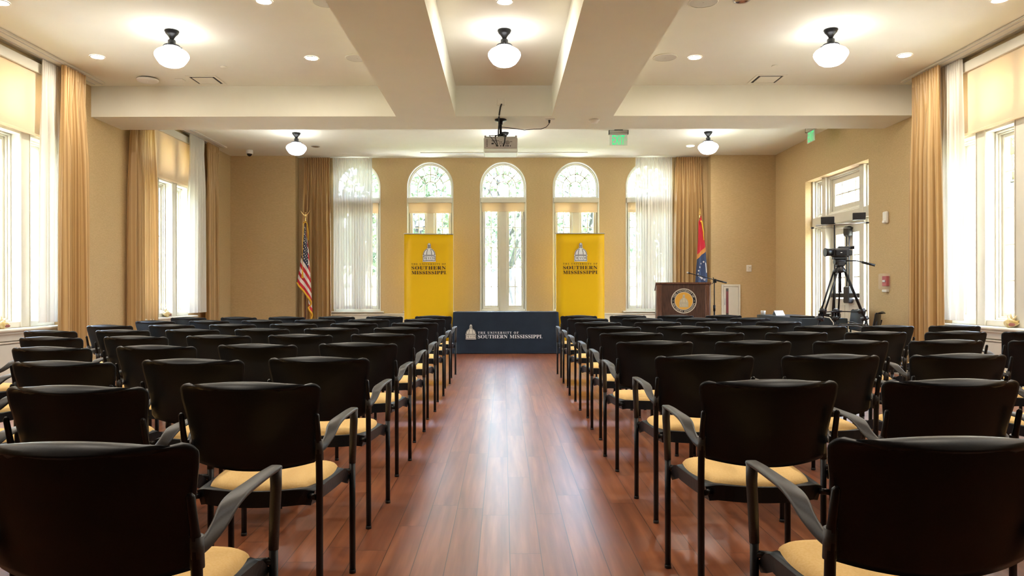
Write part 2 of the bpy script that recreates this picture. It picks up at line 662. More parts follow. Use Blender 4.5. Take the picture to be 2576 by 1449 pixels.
def dome_logo(mb, o, ax, ay, n, s, fill, line, drum=None):
    """domed tower emblem: solid silhouette with dark line work lying just in front"""
    o, n = Vector(o), Vector(n)
    half = [(0, 470), (18, 466), (36, 448), (42, 425), (42, 350), (60, 330), (95, 308), (130, 268), (150, 220), (156, 172), (166, 165), (166, 145), (160, 140), (162, 20), (162, 0)]
    pts = half + [(-x, y) for x, y in reversed(half[1:])]
    mb.poly([(x * s, y * s) for x, y in pts], o, ax, ay, fill)
    o2 = o + n * 0.0008
    st = lambda p, w, mi=line: mb.stroke([(x * s, y * s) for x, y in p], w * s, o2, ax, ay, mi)
    st([(-150, 22), (-70, 30), (70, 30), (150, 22)], 13)
    st([(-150, 140), (-64, 148), (64, 148), (150, 140)], 13)
    st([(-146, 166), (-64, 174), (64, 174), (146, 166)], 9)
    for k in (-1, 1):
        st([(k * 142, 168), (k * 138, 215), (k * 118, 262), (k * 84, 300), (k * 52, 322)], 12)
        st([(k * 62, 172), (k * 60, 225), (k * 50, 275), (k * 36, 315)], 12)
        st([(k * 64, 148), (k * 66, 30)], 6)
        st([(k * 146, 140), (k * 148, 22)], 10)
        st([(k * 30, 330), (k * 30, 440), (k * 14, 458)], 9)
    st([(-30, 352), (30, 352)], 10)
    st([(-30, 415), (30, 415)], 10)
    for x in (-118, -86, -24, 24, 86, 118):
        st([(x - 8, 108), (x + 6, 108), (x + 9, 96), (x + 9, 60)], 11)
    for x in (-12, 12):
        st([(x, 362), (x, 405)], 11)


# ------------------------------------------------------------------ room shell
fl = MB()
fl.box(-WX - 0.4, WX + 0.4, -3.4, YBAY + 0.35, -0.2, 0.0)
struct('floor', fl, FLOOR)

ce = MB()
ce.box(-WX - 0.4, WX + 0.4, -3.4, YBAY + 0.4, CEIL, CEIL + 0.35)
struct('ceiling', ce, PAINT)

BZ = 3.394
bm_ = MB()
bm_.box(-WX, WX, 9.57, 10.34, BZ, CEIL)
struct('ceiling_beam', bm_, PAINT)
for x0, x1 in ((-1.385, -0.612), (0.633, 1.43)):
    bm_ = MB()
    bm_.box(x0, x1, -3.0, 9.57, BZ, CEIL)
    struct('ceiling_beam', bm_, PAINT)
# a second cross beam behind the viewpoint carries the long ones
bm_ = MB()
bm_.box(-WX, WX, -3.1, -2.6, BZ, CEIL)
struct('ceiling_beam', bm_, PAINT)


def cut_wall(mb, T, a0, a1, z0, z1, d0, d1, holes):
    """wall between a0..a1 x z0..z1, depth d0..d1, with rectangular holes (a0,a1,z0,z1)"""
    As = sorted({a0, a1, *[h[0] for h in holes], *[h[1] for h in holes]})
    for p, q in zip(As, As[1:]):
        hs = sorted((h[2], h[3]) for h in holes if h[0] <= p and h[1] >= q)
        z = z0
        for hz0, hz1 in hs:
            if hz0 > z:
                mb.box(p, q, d0, d1, z, hz0, T=T)
            z = hz1
        if z1 > z:
            mb.box(p, q, d0, d1, z, z1, T=T)


def T_left(a, d, z):
    return (-WX - d, a, z)


def T_right(a, d, z):
    return (WX + d, a, z)


WIN_W = 1.72
SILL, HEAD = 0.735, 3.60
wl = MB()
cut_wall(wl, T_left, -3.3, YBAY + 0.35, 0, CEIL, 0, 0.34, [(y, y + WIN_W, SILL, HEAD) for y in SIDEW])
struct('wall_left', wl, WALL)
wr = MB()
cut_wall(wr, T_right, -3.3, YBAY + 0.35, 0, CEIL, 0, 0.34, [(y, y + WIN_W, SILL, HEAD) for y in (7.07,)] + [(10.78, 13.04, 0, 3.05)])
struct('wall_right', wr, WALL)
wf = MB()
wf.box(-WX, WX, -3.3, -3.0, 0, CEIL)
struct('wall_front', wf, DARKW)

# back wall: two side sections and a shallow bay with five arched openings
AR, AZ, ARZ = 0.465, 3.215, 0.495     # half width, spring height, rise of the arch
WT = 0.32
wb = MB()
BX = 4.06
wb.box(-WX, -BX, YB, YBAY + WT, 0, CEIL)
wb.box(BX, WX, YB, YBAY + WT, 0, CEIL)


def arch_z(x):
    return AZ + ARZ * math.sqrt(max(0.0, 1 - (x / AR) ** 2))


edges = [-BX]
for bx in BAYX:
    edges += [bx - AR, bx + AR]
edges.append(BX)
for k in range(0, len(edges), 2):
    wb.box(edges[k], edges[k + 1], YBAY, YBAY + WT, 0, CEIL)
for bx in BAYX:
    wb.box(bx - AR, bx + AR, YBAY, YBAY + WT, 0, 0.74)
    n = 28
    xs = [-AR * math.cos(PI * i / n) for i in range(n + 1)]
    for p, q in zip(xs, xs[1:]):
        zp, zq = arch_z(p), arch_z(q)
        v = [(bx + p, YBAY, zp), (bx + q, YBAY, zq), (bx + q, YBAY, CEIL), (bx + p, YBAY, CEIL)]
        v += [(a, YBAY + WT, c) for a, b, c in v]
        wb.add(v, [(0, 1, 2, 3), (7, 6, 5, 4), (0, 4, 5, 1)])
struct('wall_back', wb, WALL)

for nm, T, holes in (('baseboard_left', T_left, []), ('baseboard_right', T_right, [(10.70, 13.12)])):
    b = MB()
    segs = [(-3.0, YB)] if not holes else [(-3.0, 10.70), (13.12, YB)]
    for a0, a1 in segs:
        b.box(a0, a1, -0.018, -0.001, 0.0, 0.14, T=T)
        b.box(a0, a1, -0.024, -0.001, 0.0, 0.03, T=T)
    struct(nm, b, TRIM)
b = MB()
b.box(-WX + 0.03, -BX, YB - 0.018, YB - 0.001, 0, 0.14)
b.box(BX, WX - 0.03, YB - 0.018, YB - 0.001, 0, 0.14)
b.box(-BX + 0.01, BX - 0.01, YBAY - 0.018, YBAY - 0.001, 0, 0.14)
struct('baseboard_back', b, TRIM)

# chair-rail ledge and panelling under the bay windows
b = MB()
b.box(-3.45, 3.45, YBAY - 0.03, YBAY - 0.001, 0.145, 0.67)
b.rbox(-3.48, 3.48, YBAY - 0.05, YBAY - 0.001, 0.67, 0.70, 0.006)
struct('trim_1', b, TRIM)


# ------------------------------------------------------------------ side windows
def side_window(num, T, y0):
    w = bpy.data.objects.new('window_%d' % num, None)
    col.objects.link(w)
    w['kind'] = 'structure'
    fr, gl, sl = MB(), MB(), MB()
    LW, MW = 0.46, 0.17
    y1 = y0 + WIN_W
    Z0, Z1 = SILL, HEAD
    bx = lambda a0, a1, d0, d1, z0, z1, m=fr: m.rbox(a0, a1, d0, d1, z0, z1, 0.004, T=T)
    for k in range(2):                                   # mullions
        a = y0 + LW * (k + 1) + MW * k
        bx(a, a + MW, -0.004, 0.24, Z0, Z1)
        for e in (a, a + MW - 0.016):
            bx(e, e + 0.016, -0.012, -0.004, Z0, Z1)
    bx(y0, y1, -0.002, 0.238, 2.87, 3.02)                # transom bar
    bx(y0, y1, 0.002, 0.236, 3.55, Z1)                   # head
    bx(y0, y1, 0.004, 0.236, Z0, 0.80)                   # bottom rail
    for a0, a1 in ((y0, y0 + 0.02), (y1 - 0.02, y1)):
        bx(a0, a1, 0.006, 0.234, Z0, Z1)
    for k in range(3):
        a = y0 + (LW + MW) * k
        for z0, z1, mz in ((0.80, 2.87, (1.23, 1.62, 2.02, 2.42)), (3.02, 3.55, ())):
            for inset, d0, d1, wd in ((0.0, 0.10, 0.24, 0.022), (0.02, 0.125, 0.24, 0.02), (0.038, 0.15, 0.20, 0.042)):
                p0, p1, q0, q1 = a + inset, a + LW - inset, z0 + inset, z1 - inset
                bx(p0, p0 + wd, d0, d1, q0, q1)
                bx(p1 - wd, p1, d0, d1, q0, q1)
                bx(p0 + wd, p1 - wd, d0, d1, q0, q0 + wd)
                bx(p0 + wd, p1 - wd, d0, d1, q1 - wd, q1)
            for z in mz:
                bx(a + 0.07, a + LW - 0.07, 0.155, 0.19, z - 0.009, z + 0.009)
            gl.box(a + 0.075, a + LW - 0.075, 0.172, 0.176, z0 + 0.07, z1 - 0.07, T=T)
    sl.rbox(y0 - 0.10, y1 + 0.10, -0.13, 0.10, 0.70, SILL, 0.012, T=T)
    sl.rbox(y0 - 0.07, y1 + 0.07, -0.10, -0.001, 0.672, 0.70, 0.008, T=T)
    sl.rbox(y0 - 0.05, y1 + 0.05, -0.055, -0.001, 0.60, 0.672, 0.005, T=T)
    sl.rbox(y0 - 0.05, y1 + 0.05, -0.065, -0.001, 0.572, 0.592, 0.005, T=T)
    sl.rbox(y0 - 0.05, y1 + 0.05, -0.05, -0.001, 0.0, 0.565, 0.006, T=T)
    sl.rbox(y0 - 0.06, y1 + 0.06, -0.07, -0.001, 0.0, 0.12, 0.006, T=T)
    fr.build('window_frame', TRIM, w)
    sl.build('window_sill', TRIM, w)
    gl.build('glazing', GLASS, w)
    return w


num = 1
for y0 in SIDEW:
    side_window(num, T_left, y0)
    num += 1
for y0 in (7.07,):
    side_window(num, T_right, y0)
    num += 1


def side_shade(T, y0, label, group, start=0.0):
    t = thing('roller_shade', label, 'roller shade', group=group)
    c, f, b = MB(), MB(), MB()
    y1 = y0 + WIN_W
    y0 += start
    c.rbox(y0 - 0.06, y1 + 0.06, -0.078, -0.012, 3.605, 3.72, 0.006, T=T)
    f.box(y0 - 0.03, y1 + 0.03, -0.048, -0.045, 2.915, 3.61, T=T)
    b.rbox(y0 - 0.03, y1 + 0.03, -0.053, -0.040, 2.885, 2.92, 0.004, T=T)
    c.build('cassette', TRIM, t)
    f.build('shade_fabric', SHADE, t)
    b.build('hem_bar', SHADE, t)


side_shade(T_left, 7.07, 'cream roller shade on the nearer window of the left wall', 'roller shades on the side windows')
side_shade(T_left, 10.80, 'cream roller shade on the farther left wall window, beyond the cross beam', 'roller shades on the side windows', 0.37)
side_shade(T_right, 7.07, 'cream roller shade on the tall window of the right wall', 'roller shades on the side windows')


# ------------------------------------------------------------------ bay windows
def arch_ring(mb, bx, d0, d1, k0, k1, n=28, z0=0.745, mi=0):
    """arched band between scale k0 (inner) and k1 (outer), with straight legs down to z0"""
    def outline(k):
        off = (1 - k) * AR
        rx, rz = AR - off, ARZ - off
        p = [(-rx, z0)]
        for i in range(n + 1):
            a = PI - PI * i / n
            p.append((rx * math.cos(a), AZ + rz * math.sin(a)))
        p.append((rx, z0))
        return p
    pi_, po = outline(k0), outline(k1)
    for i in range(len(pi_) - 1):
        v = []
        for d in (d0, d1):
            for p in (pi_[i], pi_[i + 1], po[i + 1], po[i]):
                v.append((bx + p[0], YBAY + d, p[1]))
        mb.add(v, [(0, 1, 2, 3), (7, 6, 5, 4), (0, 4, 5, 1), (2, 6, 7, 3)], mi)


def bar2(mb, bx, p, q, w, d0, d1):
    l = math.hypot(q[0] - p[0], q[1] - p[1])
    nx, ny = -(q[1] - p[1]) / l * w / 2, (q[0] - p[0]) / l * w / 2
    v = []
    for d in (d0, d1):
        for x, z in ((p[0] - nx, p[1] - ny), (q[0] - nx, q[1] - ny), (q[0] + nx, q[1] + ny), (p[0] + nx, p[1] + ny)):
            v.append((bx + x, YBAY + d, z))
    mb.add(v, [(0, 1, 2, 3), (7, 6, 5, 4), (0, 4, 5, 1), (1, 5, 6, 2), (2, 6, 7, 3), (3, 7, 4, 0)])


def bay_window(num, bx):
    w = bpy.data.objects.new('window_%d' % num, None)
    col.objects.link(w)
    w['kind'] = 'structure'
    fr, gl, sl, mu = MB(), MB(), MB(), MB()
    arch_ring(fr, bx, -0.006, 0.20, 0.965, 1.0)
    arch_ring(fr, bx, 0.07, 0.20, 0.915, 0.966)
    arch_ring(fr, bx, 0.10, 0.18, 0.875, 0.916)
    B = lambda x0, x1, d0, d1, z0, z1, m=fr: m.rbox(bx + x0, bx + x1, YBAY + d0, YBAY + d1, z0, z1, 0.004)
    B(-0.41, 0.41, 0.06, 0.20, 2.90, 3.0)
    # fanlight
    zc = 3.20
    B(-0.41, 0.41, 0.11, 0.17, 3.0, 3.03)
    for kk in (0.56, 0.265):
        rx, rz = AR * kk, ARZ * kk
        pts = [(-rx, 3.0)] + [(rx * math.cos(PI - PI * i / 20), zc + rz * math.sin(PI * i / 20)) for i in range(21)] + [(rx, 3.0)]
        for p, q in zip(pts, pts[1:]):
            bar2(mu, bx, p, q, 0.016, 0.12, 0.15)
    for k in range(1, 8):
        a = PI * k / 8
        f0 = 0.265 if k in (2, 4, 6) else 0.56
        bar2(mu, bx, (AR * f0 * math.cos(a), zc + ARZ * f0 * math.sin(a)), (AR * 0.9 * math.cos(a), zc + ARZ * 0.93 * math.sin(a)), 0.016, 0.12, 0.15)
    # casements
    B(-0.067, 0.067, 0.03, 0.20, 0.745, 2.90)
    for s in (-1, 1):
        xa, xb = sorted((s * 0.067, s * 0.41))
        for inset, d0, d1, wd in ((0.0, 0.07, 0.20, 0.016), (0.014, 0.10, 0.17, 0.038)):
            p0, p1, q0, q1 = xa + inset, xb - inset, 0.78 + inset, 2.90 - inset
            B(p0, p0 + wd, d0, d1, q0, q1)
            B(p1 - wd, p1, d0, d1, q0, q1)
            B(p0 + wd, p1 - wd, d0, d1, q0, q0 + wd + 0.02)
            B(p0 + wd, p1 - wd, d0, d1, q1 - wd, q1)
        xm = (xa + xb) / 2
        B(xm - 0.008, xm + 0.008, 0.115, 0.15, 0.83, 2.87, mu)
        for z in (1.23, 1.62, 2.01, 2.41):
            B(xa + 0.04, xb - 0.04, 0.116, 0.149, z - 0.008, z + 0.008, mu)
        gl.box(bx + xa + 0.045, bx + xb - 0.045, YBAY + 0.131, YBAY + 0.134, 0.83, 2.86)
    # fanlight pane
    n = 24
    rx, rz = AR * 0.885, ARZ * 0.885
    pts = [(-rx, 3.02)] + [(rx * math.cos(PI - PI * i / n), AZ + rz * math.sin(PI * i / n)) for i in range(n + 1)] + [(rx, 3.02)]
    gl.poly(pts, (bx, YBAY + 0.132, 0), (1, 0, 0), (0, 0, 1), 0, 0.003, (0, -1, 0))
    sl.rbox(bx - 0.53, bx + 0.53, YBAY - 0.07, YBAY + 0.12, 0.715, 0.745, 0.008)
    B(-0.44, 0.44, 0.05, 0.20, 0.745, 0.785)
    fr.build('window_frame', TRIM, w)
    mu.build('muntins', TRIM, w)
    gl.build('glazing', GLASS, w)
    sl.build('window_sill', TRIM, w)


NTH = ['leftmost', 'second from the left', 'middle', 'second from the right', 'rightmost']
for i, bx in enumerate(BAYX):
    bay_window(num, bx)
    num += 1
    drop = (2.69, 2.69, 2.72, 2.70, 2.70)[i]
    t = thing('roller_shade', 'short cream roller shade halfway up the %s arched window' % ('centre' if i == 2 else NTH[i]), 'roller shade', group='roller shades on the arched windows')
    c, f, b = MB(), MB(), MB()
    c.rbox(bx - 0.445, bx + 0.445, YBAY - 0.035, YBAY + 0.058, 2.895, 2.992, 0.006)
    f.box(bx - 0.42, bx + 0.42, YBAY + 0.01, YBAY + 0.013, drop + 0.03, 2.9)
    b.rbox(bx - 0.42, bx + 0.42, YBAY + 0.005, YBAY + 0.019, drop, drop + 0.035, 0.003)
    c.build('cassette', TRIM, t)
    f.build('shade_fabric', SHADE, t)
    b.build('hem_bar', SHADE, t)

# ------------------------------------------------------------------ double door on the right wall
d = bpy.data.objects.new('door_1', None)
col.objects.link(d)
d['kind'] = 'structure'
fr, gl, lf = MB(), MB(), MB()
DC = 11.91
bx = lambda a0, a1, d0, d1, z0, z1, m=fr: m.rbox(a0, a1, d0, d1, z0, z1, 0.004, T=T_right)
bx(DC - 1.13, DC + 1.13, 0.123, 0.30, 2.24, 2.40)
for s in (-1, 1):
    a0, a1 = sorted((DC + s * 0.59, DC + s * 0.73))
    bx(a0, a1, 0.12, 0.32, 0, 3.05)
    a0, a1 = sorted((DC + s * 1.10, DC + s * 1.13))
    bx(a0, a1, 0.12, 0.32, 0, 3.05)
    a0, a1 = sorted((DC + s * 0.73, DC + s * 1.10))
    for z0, z1 in ((0.30, 2.24), (2.40, 3.05)):
        for inset, d0, wd in ((0, 0.17, 0.025), (0.022, 0.20, 0.025), (0.044, 0.23, 0.04)):
            bx(a0 + inset, a0 + inset + wd, d0, 0.31, z0 + inset, z1 - inset)
            bx(a1 - inset - wd, a1 - inset, d0, 0.31, z0 + inset, z1 - inset)
            bx(a0 + inset + wd, a1 - inset - wd, d0, 0.31, z1 - inset - wd, z1 - inset)
            bx(a0 + inset + wd, a1 - inset - wd, d0, 0.31, z0 + inset, z0 + inset + wd)
        gl.box(a0 + 0.06, a1 - 0.06, 0.255, 0.258, z0 + 0.06, z1 - 0.06, T=T_right)
    bx(a0, a1, 0.17, 0.31, 0, 0.30)
# transom light over the doors
for inset, d0, wd in ((0, 0.16, 0.03), (0.025, 0.19, 0.03), (0.05, 0.22, 0.09)):
    a0, a1, z0, z1 = DC - 0.59 + inset, DC + 0.59 - inset, 2.40 + inset, 3.05 - inset
    bx(a0, a0 + wd, d0, 0.31, z0, z1)
    bx(a1 - wd, a1, d0, 0.31, z0, z1)
    bx(a0 + wd, a1 - wd, d0, 0.31, z0, z0 + wd)
    bx(a0 + wd, a1 - wd, d0, 0.31, z1 - wd, z1)
for k in (-0.5, 0.0, 0.5):
    bx(DC + k * 0.46 - 0.013, DC + k * 0.46 + 0.013, 0.235, 0.27, 2.5, 2.95)
bx(DC - 0.48, DC + 0.48, 0.236, 0.269, 2.713, 2.737)
gl.box(DC - 0.47, DC + 0.47, 0.25, 0.253, 2.51, 2.94, T=T_right)
fr.build('door_frame', TRIM, d)
for s in (-1, 1):
    lf = MB()
    a0, a1 = sorted((DC + s * 0.004, DC + s * 0.588))
    g0, g1 = a0 + 0.14, a1 - 0.14
    for p0, p1, z0, z1 in ((a0, g0, 0.01, 2.235), (g1, a1, 0.01, 2.235), (g0, g1, 0.01, 1.0), (g0, g1, 2.06, 2.235)):
        lf.box(p0, p1, 0.235, 0.285, z0, z1, T=T_right)
    lf.rbox(g0 - 0.02, g1 + 0.02, 0.228, 0.236, 0.25, 0.9, 0.004, T=T_right)
    for z in (1.35, 1.70):
        lf.box(g0, g1, 0.248, 0.27, z - 0.009, z + 0.009, T=T_right)
    lf.box((g0 + g1) / 2 - 0.009, (g0 + g1) / 2 + 0.009, 0.249, 0.269, 1.0, 2.06, T=T_right)
    leaf = lf.build('door_leaf', TRIM, d)
    g = MB()
    g.box(g0, g1, 0.257, 0.26, 1.0, 2.06, T=T_right)
    g.build('door_glass', GLASS, leaf)
gl.build('glazing', GLASS, d)
hw = MB()
hw.rbox(DC - 0.50, DC + 0.50, 0.16, 0.20, 1.02, 1.09, 0.008, T=T_right)
hw.rbox(DC - 0.17, DC + 0.02, 0.15, 0.233, 0.93, 1.20, 0.015, T=T_right)
hw.build('panic_bar', BRONZE, d)
hw = MB()
for da in (-0.11, -0.03):
    hw.tube([T_right(DC + da, 0.19, 1.1), T_right(DC + da, 0.19, 2.02)], 0.011, 8)
hw.rbox(DC - 0.15, DC + 0.02, 0.15, 0.233, 2.0, 2.16, 0.02, T=T_right)
hw.build('latch_rod', BRONZE, d)


# ------------------------------------------------------------------ drapery
def curtain(name, label, cat, p0, p1, z0, z1, amp, folds, m, seed, group, flare=0.0, head=0.12, nn=(0, 0), pin=0.9):
    """hanging cloth from p0 to p1 (plan points); gathers at the top, folds open downwards"""
    rr = random.Random(seed)
    p0, p1 = Vector((*p0, 0)), Vector((*p1, 0))
    ax = p1 - p0
    L = ax.length
    ax.normalize()
    nrm = Vector((-ax.y, ax.x, 0))
    ph = [rr.uniform(0, 2 * PI) for _ in range(6)]
    wv = rr.uniform(0.5, 1.0)

    def pt(u, z):
        v = (z1 - z) / (z1 - z0)                # 0 top, 1 bottom
        uu = u + 0.035 * math.sin(2 * PI * 1.3 * u + ph[0]) * (0.4 + 0.6 * v)
        k = smooth(0.0, 0.30, v)
        top = math.sin(2 * PI * folds * 1.6 * u + ph[1])
        low = math.sin(2 * PI * folds * uu + ph[2] + 0.5 * v) + 0.35 * math.sin(2 * PI * folds * 0.47 * uu + ph[3] + 1.1 * v * wv)
        off = amp * (0.55 * top * (1 - k) + 0.85 * low * k)
        stretch = 1 + flare * v
        a = L * (0.5 + (u - 0.5) * (pin + (1 - pin) * smooth(0, 0.5, v)) * stretch)
        a += 0.012 * math.sin(2 * PI * folds * u + ph[4]) * k
        q = p0 + ax * a + nrm * off
        return (q.x, q.y, z)
    t = thing(name, label, cat, group=group)
    nu = int(folds * 16)
    g = MB()
    zt = z1 - head
    g.grid(lambda u, w: pt(u, zt + (z0 - zt) * w), nu, 30)
    g.build('drape', m, t)
    g = MB()
    g.grid(lambda u, w: pt(u, z1 + (zt - z1) * w), nu, 4)
    g.build('pleat_heading', m, t)
    return t


GC, GS = 'gold striped drapes', 'sheer white drapes'
XL = -WX + 0.24
curtain('drape_panel', 'gold striped drape at the nearer left window, ending at the cross beam', 'curtain', (XL, 8.52), (XL, 9.04), 0.02, 3.757, 0.050, 6, GOLD, 1, GC, 0.10)
curtain('drape_panel', 'gold drape hanging just behind the beam on the left wall', 'curtain', (-WX + 0.10, 10.39), (-WX + 0.12, 11.08), 0.02, 3.757, 0.055, 6, GOLD, 2, GC, 0.05)
curtain('drape_panel', 'narrow gold drape near the left rear corner, beside the sheer', 'curtain', (-WX + 0.14, 12.95), (-WX + 0.14, 13.50), 0.02, 3.757, 0.055, 6, GOLD, 3, GC, 0.08)
curtain('drape_panel', 'gold striped drape on the right wall next to the tall window', 'curtain', (WX - 0.24, 8.58), (WX - 0.24, 9.21), 0.02, 3.757, 0.050, 6, GOLD, 4, GC, 0.06)
curtain('drape_panel', 'gold drape in the rear bay behind the striped flag', 'curtain', (-3.93, YBAY - 0.16), (-3.38, YBAY - 0.16), 0.02, 3.77, 0.050, 7, GOLD, 5, GC, 0.03)
curtain('drape_panel', 'gold drape in the rear bay behind the red and navy flag', 'curtain', (3.36, YBAY - 0.16), (3.92, YBAY - 0.16), 0.02, 3.77, 0.050, 7, GOLD, 6, GC, 0.03)
XL = -WX + 0.12
curtain('sheer_panel', 'white sheer drape at the nearer left window, hanging to the sill', 'curtain', (XL, 8.34), (XL, 8.74), 0.78, 3.757, 0.033, 6, SHEER, 11, GS, 0.14)
curtain('sheer_panel', 'white sheer drape at the farther left window near the corner', 'curtain', (XL + 0.01, 12.24), (XL + 0.01, 12.90), 0.78, 3.757, 0.033, 8, SHEER, 12, GS, 0.1)
curtain('sheer_panel', 'white sheer drape on the right wall window, hanging to the sill', 'curtain', (WX - 0.12, 8.38), (WX - 0.12, 8.84), 0.78, 3.757, 0.033, 6, SHEER, 13, GS, 0.1)
curtain('sheer_panel', 'white sheer drape covering the leftmost arched window', 'curtain', (-3.355, YBAY - 0.13), (-2.58, YBAY - 0.13), 0.79, 3.77, 0.022, 15, SHEER, 14, GS, 0.0, pin=1.0)
curtain('sheer_panel', 'white sheer drape covering the rightmost arched window behind the lectern', 'curtain', (2.61, YBAY - 0.13), (3.335, YBAY - 0.13), 0.79, 3.77, 0.022, 14, SHEER, 15, GS, 0.0, pin=1.0)

for label, T, a0, a1 in (('grey ceiling track over the nearer left window drapes', T_left, 6.6, 9.40), ('grey ceiling track over the farther left window drapes', T_left, 10.36, 13.55), ('grey ceiling track over the right wall window drapes', T_right, 6.6, 9.40)):
    b = MB()
    b.rbox(a0, a1, -0.275, -0.095, 3.765, CEIL - 0.0005, 0.004, T=T)
    b.box(a0, a1, -0.245, -0.235, 3.760, 3.766, 1, T=T)
    b.box(a0, a1, -0.145, -0.135, 3.760, 3.766, 1, T=T)
    tag(b.build('curtain_track', [TRIM, TRACKM]), label, 'curtain track', 'ceiling curtain tracks')


# ------------------------------------------------------------------ chairs
def blade(mb, keys, n=10, mi=0):
    """flat swept bar; keys = (point, width, thickness, roll in degrees)"""
    P = [Vector(k[0]) for k in keys]
    rings = []
    for i, (p, w, th, roll) in enumerate(keys):
        p = P[i]
        t = (P[min(i + 1, len(P) - 1)] - P[max(i - 1, 0)]).normalized()
        up = Vector((0, 0, 1))
        side = t.cross(up)
        if side.length < 0.2:
            side = Vector((1, 0, 0))
        side.normalize()
        nn = side.cross(t).normalized()
        a = math.radians(roll)
        s2 = side * math.cos(a) + nn * math.sin(a)
        n2 = -side * math.sin(a) + nn * math.cos(a)
        ring = []
        for k in range(n):
            c, s = math.cos(2 * PI * k / n), math.sin(2 * PI * k / n)
            e = 0.55
            ring.append(p + s2 * (math.copysign(abs(c) ** e, c) * w / 2) + n2 * (math.copysign(abs(s) ** e, s) * th / 2))
        rings.append(ring)
    vs_ = [q for r in rings for q in r]
    fs = []
    for i in range(len(rings) - 1):
        for k in range(n):
            k2 = (k + 1) % n
            fs.append((i * n + k, i * n + k2, (i + 1) * n + k2, (i + 1) * n + k))
    fs.append(tuple(reversed(range(n))))
    fs.append(tuple(range((len(rings) - 1) * n, len(rings) * n)))
    mb.add(vs_, fs, mi, True)


def catmull(keys, sub=4):
    out = []
    K = [(*k[0], k[1], k[2], k[3]) for k in keys]
    for i in range(len(K) - 1):
        a, b, c, d_ = K[max(i - 1, 0)], K[i], K[i + 1], K[min(i + 2, len(K) - 1)]
        for s in range(sub):
            t = s / sub
            q = [0.5 * ((2 * b[j]) + (-a[j] + c[j]) * t + (2 * a[j] - 5 * b[j] + 4 * c[j] - d_[j]) * t * t + (-a[j] + 3 * b[j] - 3 * c[j] + d_[j]) * t ** 3) for j in range(6)]
            out.append((tuple(q[:3]), q[3], q[4], q[5]))
    k = K[-1]
    out.append((tuple(k[:3]), k[3], k[4], k[5]))
    return out


